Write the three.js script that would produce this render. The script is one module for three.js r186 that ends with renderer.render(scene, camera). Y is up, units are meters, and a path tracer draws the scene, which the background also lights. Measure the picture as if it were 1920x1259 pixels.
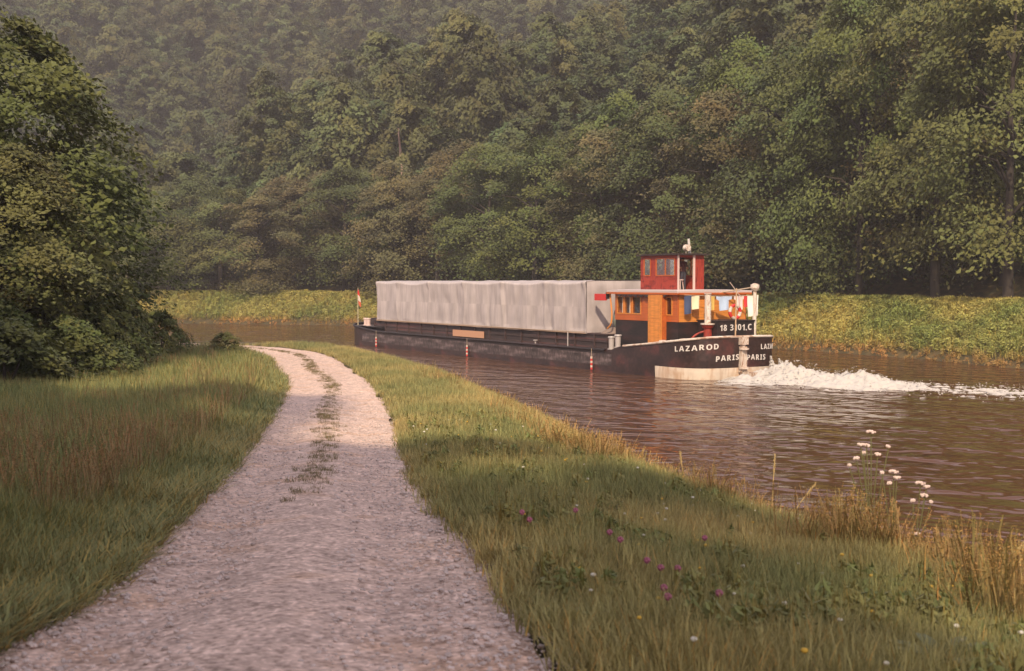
import * as THREE from 'three';
import { mergeGeometries } from 'three/addons/utils/BufferGeometryUtils.js';
import { FontLoader } from 'three/addons/loaders/FontLoader.js';
import { TextGeometry } from 'three/addons/geometries/TextGeometry.js';
import { MarchingCubes } from 'three/addons/objects/MarchingCubes.js';

// ---------------------------------------------------------------- camera, sky, sun, exposure
const scene = new THREE.Scene();
const renderer = new THREE.WebGLRenderer();
renderer.toneMapping = THREE.LinearToneMapping;
renderer.toneMappingExposure = 1.34;
renderer.shadowMap.enabled = true;
const EYE = 4.2;                                   // metres above the canal
const camera = new THREE.PerspectiveCamera(2 * Math.atan(629.5 / 2350) * 180 / Math.PI, 1920 / 1259, 0.1, 3000);
camera.position.set(0, EYE, 0);
camera.rotation.x = -Math.atan(99.5 / 2350);
camera.focus = 55; camera.userData.fStop = 4.5;
const SUN_AZ = -8 * Math.PI / 180, SUN_EL = 39 * Math.PI / 180;   // behind the viewer, a little to the left
const sunDir = new THREE.Vector3(Math.sin(SUN_AZ) * Math.cos(SUN_EL), Math.sin(SUN_EL), Math.cos(SUN_AZ) * Math.cos(SUN_EL));
const sun = new THREE.DirectionalLight(new THREE.Color().setRGB(1, 0.82, 0.59), 3.9);
sun.position.copy(sunDir).multiplyScalar(200);
sun.castShadow = true; sun.shadow.radius = 2.5;
sun.shadow.mapSize.set(4096, 4096);
Object.assign(sun.shadow.camera, { left: -120, right: 120, top: 120, bottom: -120, near: 1, far: 600 });
scene.add(sun); scene.add(sun.target);
{
  const W = 256, Hh = 128, data = new Float32Array(W * Hh * 4);
  for (let j = 0; j < Hh; j++) for (let i = 0; i < W; i++) {
    const el = ((j + 0.5) / Hh - 0.5) * Math.PI, az = ((i + 0.5) / W - 0.5) * 2 * Math.PI;
    const d = [Math.cos(el) * Math.cos(az), Math.sin(el), Math.cos(el) * Math.sin(az)];
    const t = Math.pow(Math.max(d[1], 0), 0.42);
    const c = d[0] * sunDir.x + d[1] * sunDir.y + d[2] * sunDir.z;
    const glow = 0.5 * Math.exp(-(1 - c) * 6);
    const hz = [0.66, 0.56, 0.52], ze = [0.315, 0.32, 0.425], gl = [1, 0.86, 0.68];
    const o = (j * W + i) * 4;
    for (let k = 0; k < 3; k++) data[o + k] = (d[1] < 0 ? 0.3 * hz[k] : hz[k] + (ze[k] - hz[k]) * t + glow * gl[k]) * 1.65;
    data[o + 3] = 1;
  }
  const sky = new THREE.DataTexture(data, W, Hh, THREE.RGBAFormat, THREE.FloatType);
  sky.mapping = THREE.EquirectangularReflectionMapping; sky.magFilter = sky.minFilter = THREE.LinearFilter; sky.needsUpdate = true;
  scene.background = sky; scene.environment = sky;
}
scene.fog = new THREE.FogExp2(new THREE.Color().setRGB(0.88, 0.82, 0.84), 0.0006);

// ---------------------------------------------------------------- helpers
function mulberry(a) { return () => { a |= 0; a = a + 0x6D2B79F5 | 0; let t = Math.imul(a ^ a >>> 15, 1 | a); t = t + Math.imul(t ^ t >>> 7, 61 | t) ^ t; return ((t ^ t >>> 14) >>> 0) / 4294967296; }; }
const rnd = mulberry(20240);
const clamp = (x, a, b) => Math.min(b, Math.max(a, x));
const lerp = (a, b, t) => a + (b - a) * t;
const smooth = (a, b, x) => { const t = clamp((x - a) / (b - a), 0, 1); return t * t * (3 - 2 * t); };
function hash(i, j, k) { let h = Math.imul(i, 374761393) + Math.imul(j, 668265263) + Math.imul(k, 1442695041) | 0; h = Math.imul(h ^ h >>> 13, 1274126177); return ((h ^ h >>> 16) >>> 0) / 4294967296; }
function vnoise(x, y, k = 0, per = 0) {
  const i = Math.floor(x), j = Math.floor(y), u = x - i, v = y - j, a = u * u * (3 - 2 * u), b = v * v * (3 - 2 * v);
  const w = per ? (n) => ((n % per) + per) % per : (n) => n;
  const i0 = w(i), i1 = w(i + 1), j0 = w(j), j1 = w(j + 1);
  return lerp(lerp(hash(i0, j0, k), hash(i1, j0, k), a), lerp(hash(i0, j1, k), hash(i1, j1, k), a), b);
}
function fbm(x, y, k = 0, oct = 4, per = 0) { let s = 0, a = 0.5, n = 0; for (let o = 0; o < oct; o++) { s += a * vnoise(x, y, k + o * 17, per); n += a; a *= 0.5; x *= 2; y *= 2; per *= 2; } return s / n; }
const counts = {};
function numbered(n) { const c = counts[n] = (counts[n] ?? -1) + 1; return c ? `${n}_${String(c).padStart(3, '0')}` : n; }
function shadows(o) { o.traverse((m) => { if (m.isMesh) { m.castShadow = true; m.receiveShadow = true; } }); return o; }
function tag(o, label, category, group, kind) { o.userData = { ...(label && { label }), ...(category && { category }), ...(group && { group }), ...(kind && { kind }) }; return o; }
function thing(name, label, category, group, kind) { const g = new THREE.Group(); g.name = numbered(name); scene.add(g); return tag(g, label, category, group, kind); }
function part(name, geo, mat, parent) { const m = new THREE.Mesh(Array.isArray(geo) ? merge(geo) : geo, mat); m.name = name; m.castShadow = m.receiveShadow = true; (parent ?? scene).add(m); return m; }
function merge(list) { const l = list.map((g) => { const q = g.index ? g.toNonIndexed() : g; for (const k of Object.keys(q.attributes)) if (!['position', 'normal', 'uv'].includes(k)) q.deleteAttribute(k); if (!q.attributes.uv) q.setAttribute('uv', new THREE.BufferAttribute(new Float32Array(q.attributes.position.count * 2), 2)); return q; }); return l.length === 1 ? l[0] : mergeGeometries(l); }
const box = (x0, x1, y0, y1, z0, z1) => new THREE.BoxGeometry(Math.abs(x1 - x0), Math.abs(y1 - y0), Math.abs(z1 - z0)).translate((x0 + x1) / 2, (y0 + y1) / 2, (z0 + z1) / 2);
function rod(a, b, r0, r1 = r0, seg = 8) {
  const A = new THREE.Vector3(...a), B = new THREE.Vector3(...b), d = B.clone().sub(A), L = d.length();
  const g = new THREE.CylinderGeometry(r1, r0, L, seg).translate(0, L / 2, 0);
  g.applyQuaternion(new THREE.Quaternion().setFromUnitVectors(new THREE.Vector3(0, 1, 0), d.normalize()));
  return g.translate(...a);
}
const tube = (pts, r, n = 24, seg = 6) => new THREE.TubeGeometry(new THREE.CatmullRomCurve3(pts.map((p) => new THREE.Vector3(...p))), n, r, seg);
function mat(r, g, b, rough = 0.8, extra = {}) { return new THREE.MeshStandardMaterial({ color: new THREE.Color().setRGB(r, g, b), roughness: rough, side: THREE.DoubleSide, ...extra }); }
function tex(n, fn, srgb = true) {
  const d = new Uint8Array(n * n * 4);
  for (let j = 0; j < n; j++) for (let i = 0; i < n; i++) { const c = fn(i / n, j / n), o = (j * n + i) * 4; d[o] = clamp(c[0], 0, 255); d[o + 1] = clamp(c[1], 0, 255); d[o + 2] = clamp(c[2], 0, 255); d[o + 3] = 255; }
  const t = new THREE.DataTexture(d, n, n); t.wrapS = t.wrapT = THREE.RepeatWrapping; t.magFilter = THREE.LinearFilter; t.minFilter = THREE.LinearMipmapLinearFilter; t.generateMipmaps = true;
  if (srgb) t.colorSpace = THREE.SRGBColorSpace; t.needsUpdate = true; return t;
}
// triangles and quads with vertex colours
class Leafage {
  constructor() { this.p = []; this.n = []; this.c = []; this.i = []; }
  leaf(x, y, z, nx, ny, nz, ang, len, wid, col, fold = 0.25) {     // folded diamond
    let ax, ay, az; if (Math.abs(ny) < 0.9) { ax = -nz; ay = 0; az = nx; } else { ax = 1; ay = 0; az = 0; const q = nx; ax -= q * nx; ay -= q * ny; az -= q * nz; }
    let l = Math.hypot(ax, ay, az) || 1; ax /= l; ay /= l; az /= l;
    const bx = ny * az - nz * ay, by = nz * ax - nx * az, bz = nx * ay - ny * ax, c = Math.cos(ang), s = Math.sin(ang);
    const ux = ax * c + bx * s, uy = ay * c + by * s, uz = az * c + bz * s, vx = bx * c - ax * s, vy = by * c - ay * s, vz = bz * c - az * s;
    const b = this.p.length / 3, h = len / 2, w = wid / 2, f = -fold * wid;
    this.p.push(x - ux * h, y - uy * h, z - uz * h, x + vx * w + nx * f, y + vy * w + ny * f, z + vz * w + nz * f, x + ux * h, y + uy * h, z + uz * h, x - vx * w + nx * f, y - vy * w + ny * f, z - vz * w + nz * f);
    const k = fold * 1.4;
    const push = (mx, my, mz) => { const q = Math.hypot(mx, my, mz); this.n.push(mx / q, my / q, mz / q); };
    push(nx, ny, nz); push(nx + vx * k, ny + vy * k, nz + vz * k); push(nx, ny, nz); push(nx - vx * k, ny - vy * k, nz - vz * k);
    for (let q = 0; q < 4; q++) this.c.push(...col);
    this.i.push(b, b + 2, b + 1, b, b + 3, b + 2);
  }
  blade(x, z, h, w, az, lean, curve, col, y0 = 0, tip = 0.15) {        // tapered bent strip of three segments
    const dx = Math.cos(az), dz = Math.sin(az), b = this.p.length / 3, S = 3;
    for (let k = 0; k <= S; k++) {
      const t = k / S, r = lean * t + curve * t * t, y = y0 + h * (t - 0.25 * curve / Math.max(h, 0.05) * t * t * t), ww = w * (1 - (1 - tip) * t * t) / 2;
      for (const s of [-1, 1]) {
        this.p.push(x + dx * r - dz * ww * s, y, z + dz * r + dx * ww * s);
        const q = Math.hypot(1, 0.6); this.n.push(-dx * 0.8 / q, 0.6 / q, -dz * 0.8 / q); this.c.push(...col);
      }
      if (k) { const o = b + (k - 1) * 2; this.i.push(o, o + 1, o + 3, o, o + 3, o + 2); }
    }
  }
  build() { const g = new THREE.BufferGeometry(); g.setAttribute('position', new THREE.Float32BufferAttribute(this.p, 3)); g.setAttribute('normal', new THREE.Float32BufferAttribute(this.n, 3)); g.setAttribute('color', new THREE.Float32BufferAttribute(this.c, 3)); g.setIndex(this.i); return g; }
}

// ---------------------------------------------------------------- lie of the land: (x, depth) with depth = -z
const poly = (pts, n) => { const c = new THREE.CatmullRomCurve3(pts.map((p) => new THREE.Vector3(p[0], 0, p[1])), false, 'centripetal'); return c.getSpacedPoints(n).map((v) => [v.x, v.z]); };
const CREST_PTS = [[7, -70], [5.3, -30], [4.3, -10], [3.8, 0], [3.2, 7], [2.75, 10.6], [1.9, 14.2], [1.0, 17.5], [0, 22.8], [-1.5, 32.6], [-3.1, 40.3], [-5.3, 47.9], [-8.1, 56], [-9.6, 58.7], [-13, 60.8], [-18, 62.3], [-28, 64.3], [-50, 67], [-90, 70], [-220, 76]];
const FAR_PTS = [[60, -80], [46, -40], [40, 0], [33, 35], [24.9, 60.9], [21.9, 69.5], [17.9, 77.7], [10, 90], [-2, 106], [-15.8, 122], [-27.5, 126.6], [-36.5, 129.4], [-65, 132], [-120, 136], [-240, 142]];
const crest = poly(CREST_PTS, 260), farEdge = poly(FAR_PTS, 260);
function signed(line, x, d) {
  let best = 1e9, s = 1;
  for (let i = 0; i + 1 < line.length; i++) {
    const [ax, ay] = line[i], [bx, by] = line[i + 1], ex = bx - ax, ey = by - ay, t = clamp(((x - ax) * ex + (d - ay) * ey) / (ex * ex + ey * ey), 0, 1);
    const qx = x - ax - ex * t, qy = d - ay - ey * t, r = qx * qx + qy * qy;
    if (r < best) { best = r; s = ex * qy - ey * qx < 0 ? 1 : -1; }
  }
  return s * Math.sqrt(best);
}
const below = (d) => 2.95 - 1.75 * Math.exp(-Math.max(d, 5.2) / 18.8);   // how far the towpath lies below the eye
const PATH_L = poly([[-2.9, -60], [-2.7, -20], [-2.5, 0], [-2.47, 6], [-2.5, 7.4], [-2.74, 9.15], [-2.9, 10.6], [-3.42, 15], [-4.17, 20.5], [-5.88, 32.2], [-7.73, 40.6], [-9.96, 49.5], [-12.6, 54], [-16.5, 56.8], [-26, 59.2], [-48, 62], [-90, 65]], 420);
const PATH_R = poly([[0.9, -60], [0.8, -20], [0.6, 0], [0.29, 5.2], [0.1, 6.2], [-0.06, 7.4], [-0.25, 8.8], [-0.7, 11], [-1.2, 14.6], [-1.67, 18.6], [-2.0, 21.6], [-2.95, 28.4], [-4.42, 36.6], [-6.8, 47.4], [-8.7, 53], [-11.6, 57], [-16.2, 59.8], [-26, 62], [-48, 64.6], [-90, 67.6]], 420);
const atDepth = (line, d) => { for (let i = 0; i + 1 < line.length; i++) if (line[i + 1][1] >= d) { const [ax, ay] = line[i], [bx, by] = line[i + 1]; return lerp(ax, bx, (d - ay) / (by - ay || 1)); } return line.at(-1)[0]; };
function inPath(x, d, m = 0) {   // inside the towpath by more than m
  const a = signed(PATH_L, x, d), b = signed(PATH_R, x, d); return a > m && b < -m;
}
const landAt = (x, d) => EYE - below(d) + 0.12 * smooth(0, 14, -x - 3 - d * 0.12) - 0.26 * smooth(0.6, 3.6, x + 0.07 * d) * smooth(26, 12, d);
function hillAt(x, d, sf) {
  const cap = x < -26 ? lerp(0, 13, smooth(-46, -26, x)) : 13 + (x + 26) * 0.16 + Math.max(0, x - 12) * 0.7;
  const r = 0.55 * Math.max(0, sf - 11), h1 = r < cap ? r : cap + 0.06 * (r - cap);
  const h2 = Math.min(170, 0.5 * Math.max(0, d - 205 + 10 * Math.sin(x * 0.03)));
  return Math.max(h1, h2) + (sf > 16 ? 1.6 * (fbm(x * 0.06, d * 0.06, 5) - 0.5) * smooth(16, 40, sf) : 0);
}
function groundAt(x, d) {
  const sn = signed(crest, x, d), sf = signed(farEdge, x, d);
  let near = -2, far = -2;
  if (sn < 4.6) { const L = landAt(x, d); near = sn < 0 ? L - 0.04 * smooth(-0.6, 0, sn) : L * (1 - Math.pow(sn / 3.6, 0.92)) - 0.04; near += (fbm(x * 0.9, d * 0.9, 3) - 0.5) * 0.14; }
  if (sf > -5) far = sf < 0 ? 0.42 * sf - 0.04 : sf < 5.4 ? 2.75 * Math.pow(sf / 5.4, 0.8) - 0.04 : 2.71 + 0.04 * (sf - 5.4) + hillAt(x, d, sf);
  if (sf > 0) far += (fbm(x * 0.5, d * 0.5, 9) - 0.5) * 0.35 * smooth(0, 1.5, sf);
  return Math.max(near, far, -2);
}
console.log('land ready');

// ---------------------------------------------------------------- ground
const soilTex = tex(512, (u, v) => { const a = fbm(u * 8, v * 8, 1, 5, 8), b = fbm(u * 32, v * 32, 40, 3, 32), k = 0.6 + 0.5 * a + 0.35 * (b - 0.5); return [98 * k + 20 * (a - 0.5), 84 * k, 52 * k]; });
const M = {};
M.soil = new THREE.MeshStandardMaterial({ map: soilTex, color: new THREE.Color().setRGB(0.8, 0.8, 0.7), roughness: 1, side: THREE.DoubleSide });
function sheet(xs, ds, hf, uvScale) {
  const nx = xs.length, nd = ds.length, p = new Float32Array(nx * nd * 3), uv = new Float32Array(nx * nd * 2), idx = [];
  for (let j = 0; j < nd; j++) for (let i = 0; i < nx; i++) { const o = j * nx + i; p[o * 3] = xs[i]; p[o * 3 + 1] = hf(xs[i], ds[j]); p[o * 3 + 2] = -ds[j]; uv[o * 2] = xs[i] * uvScale; uv[o * 2 + 1] = ds[j] * uvScale; }
  for (let j = 0; j + 1 < nd; j++) for (let i = 0; i + 1 < nx; i++) { const o = j * nx + i; idx.push(o, o + 1, o + nx + 1, o, o + nx + 1, o + nx); }
  const g = new THREE.BufferGeometry(); g.setAttribute('position', new THREE.BufferAttribute(p, 3)); g.setAttribute('uv', new THREE.BufferAttribute(uv, 2)); g.setIndex(idx); g.computeVertexNormals(); return g;
}
const steps = (...segs) => { const o = []; for (const [a, b, s] of segs) for (let x = a; x < b - 1e-6; x += s) o.push(x); o.push(segs.at(-1)[1]); return o; };
{
  const xs = steps([-260, -80, 9], [-80, -30, 1.6], [-30, -9, 0.7], [-9, 8, 0.3], [8, 40, 0.9], [40, 90, 2.5], [90, 200, 9]);
  const ds = steps([-75, 0, 3], [0, 26, 0.35], [26, 66, 0.6], [66, 150, 1.2], [150, 600, 6]);
  const g = sheet(xs, ds, (x, d) => { let h = groundAt(x, d); if (x < 2 && x > -60 && d < 70 && inPath(x, d, -0.15)) h = Math.min(h, landAt(x, d)) - 0.09; return h; }, 0.35);
  tag(part('ground', g, M.soil), null, null, null, 'structure');
}
console.log('ground');

// towpath
{
  const grit = tex(1024, (u, v) => {
    const a = fbm(u * 5, v * 5, 60, 4, 5), b = fbm(u * 110, v * 110, 70, 2, 110), c = fbm(u * 30, v * 30, 75, 3, 30), st = b > 0.70 ? 18 : b < 0.3 ? -24 : 0;
    const k = 0.9 + 0.20 * (a - 0.5) + 0.26 * (b - 0.5) + 0.24 * (c - 0.5), e = smooth(0.56, 0.70, a) * 0.10;
    return [(228 + st) * k * (1 - e * 0.7), (202 + st) * k * (1 - e), (184 + st) * k * (1 - e * 1.4)];
  });
  const gritBump = tex(1024, (u, v) => { const b = fbm(u * 110, v * 110, 70, 2, 110), c = fbm(u * 24, v * 24, 75, 3, 24); const q = 255 * (0.5 * b + 0.5 * c); return [q, q, q]; }, false);
  M.path = new THREE.MeshStandardMaterial({ map: grit, bumpMap: gritBump, bumpScale: 0.03, roughness: 1, color: new THREE.Color().setRGB(0.92, 0.87, 0.87), side: THREE.DoubleSide });
  const N = 421, K = 22, p = [], uv = [], idx = [];
  for (let i = 0; i < N; i++) {
    const jl = (fbm(i * 0.35, 3, 91) - 0.5) * 0.5, jr = (fbm(i * 0.35, 9, 92) - 0.5) * 0.5;
    for (let k = 0; k <= K; k++) {
      const t = k / K, e = lerp(jl, jr, t) * Math.abs(t - 0.5) * 2, a = PATH_L[i], b = PATH_R[i];
      const w = Math.hypot(b[0] - a[0], b[1] - a[1]) || 1, tt = t + e / w, x = lerp(a[0], b[0], tt), d = lerp(a[1], b[1], tt);
      const rut = -0.036 * (Math.exp(-((t - 0.24) ** 2) / 0.008) + Math.exp(-((t - 0.76) ** 2) / 0.008)) + 0.02 * Math.exp(-((t - 0.5) ** 2) / 0.01);
      p.push(x, landAt(x, d) + rut - 0.05 * (Math.abs(t - 0.5) * 2) ** 6 + (fbm(x * 3, d * 3, 15, 3) - 0.5) * 0.03, -d); uv.push(x / 3.1, d / 3.1);
      if (i && k) { const o = i * (K + 1) + k; idx.push(o - K - 2, o - 1, o, o - K - 2, o, o - K - 1); }
    }
  }
  const g = new THREE.BufferGeometry(); g.setAttribute('position', new THREE.Float32BufferAttribute(p, 3)); g.setAttribute('uv', new THREE.Float32BufferAttribute(uv, 2)); g.setIndex(idx); g.computeVertexNormals();
  tag(part('towpath', g, M.path), null, null, null, 'structure');
}

// canal
{
  const waves = []; const wr = mulberry(5);
  const N = 1024, T = 18;                                          // tile of 18 m
  for (let k = 0; k < 46; k++) { const lam = 0.32 * Math.pow(10, wr() * 0.9), th = 1.15 + (wr() - 0.5) * 1.7, kk = T / lam; waves.push([Math.round(kk * Math.cos(th)), Math.round(kk * Math.sin(th)), wr() * 6.283, Math.pow(lam, 0.78)]); }
  const tot = Math.sqrt(waves.reduce((s, w) => s + w[3] * w[3], 0));
  const ripple = tex(N, (u, v) => { let s = 0; for (const w of waves) s += w[3] * Math.sin(6.28318 * (w[0] * u + w[1] * v) + w[2]); const q = 128 + 46 * s / tot * (0.6 + 0.8 * vnoise(u * 6, v * 6, 3, 6)); return [q, q, q]; }, false);
  M.water = new THREE.MeshPhysicalMaterial({ color: new THREE.Color().setRGB(0.088, 0.038, 0.018), roughness: 0.09, ior: 1.33, bumpMap: ripple, bumpScale: 0.21, side: THREE.DoubleSide });
  const xs = steps([-240, -70, 10], [-70, 40, 0.5], [40, 70, 6]), ds = steps([-78, 8, 5], [8, 60, 0.3], [60, 128, 0.5], [128, 145, 4]);
  const g = sheet(xs, ds, (x, d) => {
    const dx = x - 9.9, dd = d - 54.3, a = dx * 0.85 - dd * 0.53, b = dx * 0.53 + dd * 0.85;      // along and across the wash
    let h = 0.02 * (fbm(x * 0.8, d * 1.1, 21, 3) - 0.5);
    if (d < 62) h += 0.05 * smooth(-6, 3, a) * Math.exp(-((b + 1) ** 2) / 30) * (fbm(x * 1.6 + 5, d * 2.2, 24, 3) - 0.5) * 2;
    const w = (x * 0.55 + d * 0.83) * 4.2; h += 0.018 * Math.sin(w + 2.4 * vnoise(x * 0.35, d * 0.35, 8)) * smooth(16, 26, d) * smooth(64, 48, d) * vnoise(x * 0.2 + 9, d * 0.25, 6);
    return h;
  }, 1 / 18);
  tag(part('canal_water', g, M.water), null, null, null, 'structure');
}
console.log('water');
// ---------------------------------------------------------------- the barge: u forward from the stern, y up, v to port
const PHI = 30.4 * Math.PI / 180, SX = 10.01, SD = 54.45, TH = Math.PI / 2 + PHI;
const afloat = (g) => { g.position.set(SX, 0, -SD); g.rotation.y = TH; return g; };
const aboard = (g, u, y, v, turn = 0) => { const q = new THREE.Vector3(u, y, -v).applyAxisAngle(new THREE.Vector3(0, 1, 0), TH); g.position.set(SX + q.x, q.y, -SD + q.z); g.rotation.y = TH + turn; return g; };
const bb = (u0, u1, y0, y1, v0, v1) => box(u0, u1, y0, y1, -v0, -v1);
const rustTex = tex(512, (u, v) => { const a = fbm(u * 6, v * 6, 11, 5, 6), b = fbm(u * 40, v * 40, 31, 3, 40), k = 0.75 + 0.6 * (a - 0.5) + 0.4 * (b - 0.5); return [150 * k + 26 * smooth(0.5, 0.7, a), 138 * k, 136 * k]; });
const scuffTex = tex(512, (u, v) => { const a = fbm(u * 5, v * 14, 12, 5, 0), b = fbm(u * 60, v * 22, 33, 3, 0), k = 0.5 + 0.8 * a + 0.7 * (b - 0.5), w = smooth(0.45, 0.62, fbm(u * 9, v * 30, 77, 4)); return [(112 + 26 * w) * k, (98 + 26 * w) * k, (97 + 26 * w) * k]; });
M.hull = mat(0.20, 0.155, 0.14, 0.42, { map: rustTex }); M.hull.color.setRGB(0.23, 0.135, 0.12);
M.scuff = mat(0.55, 0.5, 0.5, 0.7, { map: scuffTex });
M.coaming = mat(0.30, 0.22, 0.21, 0.65, { map: rustTex });
const stainTex = tex(512, (u, v) => { const a = fbm(u * 7, v * 7, 141, 5, 7), st = fbm(u * 26, v * 4, 143, 4), k = 0.95 + 0.2 * (a - 0.5), w = smooth(0.5, 0.75, st) * 0.12 + smooth(0.55, 0.75, a) * 0.14; return [236 * k * (1 - w * 0.55), 222 * k * (1 - w * 0.85), 206 * k * (1 - w * 1.1)]; });
M.boot = mat(0.95, 0.92, 0.88, 0.6, { map: stainTex });
const wornTex = tex(512, (u, v) => { const a = fbm(u * 6, v * 6, 161, 5, 6), st = fbm(u * 30, v * 3, 163, 4), c = fbm(u * 50, v * 50, 165, 3, 50), w = 0.32 * smooth(0.52, 0.74, st) + 0.3 * smooth(0.54, 0.7, a) + 0.25 * smooth(0.62, 0.75, c), k = 0.97 + 0.14 * (a - 0.5); return [250 * k * (1 - 0.6 * w), 246 * k * (1 - 0.85 * w), 240 * k * (1 - w)]; });
M.white = mat(0.76, 0.70, 0.64, 0.55, { map: wornTex }); M.offwhite = mat(0.70, 0.62, 0.56, 0.6, { map: wornTex }); M.letter = mat(0.64, 0.58, 0.53, 0.7);
M.black = mat(0.10, 0.07, 0.065, 0.6, { map: rustTex }); M.deck = mat(0.06, 0.045, 0.042, 0.8);
M.dark = mat(0.035, 0.02, 0.018, 0.6);
const plankTex = (r, g, b, nx) => tex(256, (u, v) => { const k = 0.86 + 0.26 * fbm(u * 3, v * 40, 5, 3, 0) - 0.02 + (Math.floor(u * nx) % 2 ? 0.04 : 0); return [r * k, g * k, b * k]; });
M.wood = mat(1, 1, 1, 0.45, { map: plankTex(180, 90, 36, 6) }); M.woodLight = mat(1, 1, 1, 0.5, { map: plankTex(208, 132, 58, 5) });
M.red = mat(0.37, 0.04, 0.02, 0.6, { map: wornTex }); M.brightRed = mat(0.55, 0.03, 0.025, 0.5);
M.post = mat(0.62, 0.45, 0.40, 0.5); M.steel = mat(0.42, 0.37, 0.35, 0.45);
M.glass = new THREE.MeshPhysicalMaterial({ color: 0xffffff, transmission: 1, thickness: 0, roughness: 0.03, ior: 1.5, side: THREE.DoubleSide });
M.pane = new THREE.MeshPhysicalMaterial({ color: new THREE.Color().setRGB(0.03, 0.03, 0.04), roughness: 0.06, side: THREE.DoubleSide });
M.curtain = mat(0.7, 0.6, 0.48, 0.9); M.rope = mat(0.45, 0.34, 0.24, 0.9);
M.board = mat(0.52, 0.27, 0.16, 0.8);
const HW = 2.55, LOA = 38.5;
const contour = (() => {                     // plan outline from the stern tip round the port side to the bow tip
  const o = [], Ls = 1.9, Lb = 2.8;
  for (let i = 0; i <= 44; i++) { const a = i / 44 * Math.PI / 2, q = 5, v = HW * Math.pow(Math.sin(a), 2 / q), u = Ls * (1 - Math.pow(Math.cos(a), 2 / 2)); o.push([u, i ? v : 0]); }
  for (let i = 1; i < 70; i++) o.push([lerp(Ls, LOA - Lb, i / 70), HW]);
  for (let i = 0; i <= 26; i++) { const a = i / 26 * Math.PI / 2; o.push([LOA - Lb + Lb * Math.sin(a), HW * Math.pow(Math.cos(a), 0.75)]); }
  o[o.length - 1][1] = 0; return o;
})();
const sheer = (u) => u < 5.4 ? lerp(1.86, 1.27, Math.pow(u / 5.4, 0.85)) : u < 6.4 ? lerp(1.27, 1.04, smooth(5.4, 6.4, u)) : u < 32 ? 1.04 : 1.04 + 0.42 * Math.pow((u - 32) / 6.5, 1.3);
const arc = (() => { let s = 0; const a = [0]; for (let i = 1; i < contour.length; i++) { s += Math.hypot(contour[i][0] - contour[i - 1][0], contour[i][1] - contour[i - 1][1]); a.push(s); } return a; })();
function onHull(s) { const m = Math.abs(s); let i = 1; while (i < arc.length - 1 && arc[i] < m) i++; const t = (m - arc[i - 1]) / (arc[i] - arc[i - 1]), a = contour[i - 1], b = contour[i], sg = s < 0 ? -1 : 1; const tx = b[0] - a[0], ty = b[1] - a[1], l = Math.hypot(tx, ty); return { u: lerp(a[0], b[0], t), v: sg * lerp(a[1], b[1], t), nu: -ty / l, nv: sg * tx / l }; }
const barge = thing('cargo_barge', 'long black canal barge with wooden cabin and red wheelhouse under way', 'barge'); afloat(barge);
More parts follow.
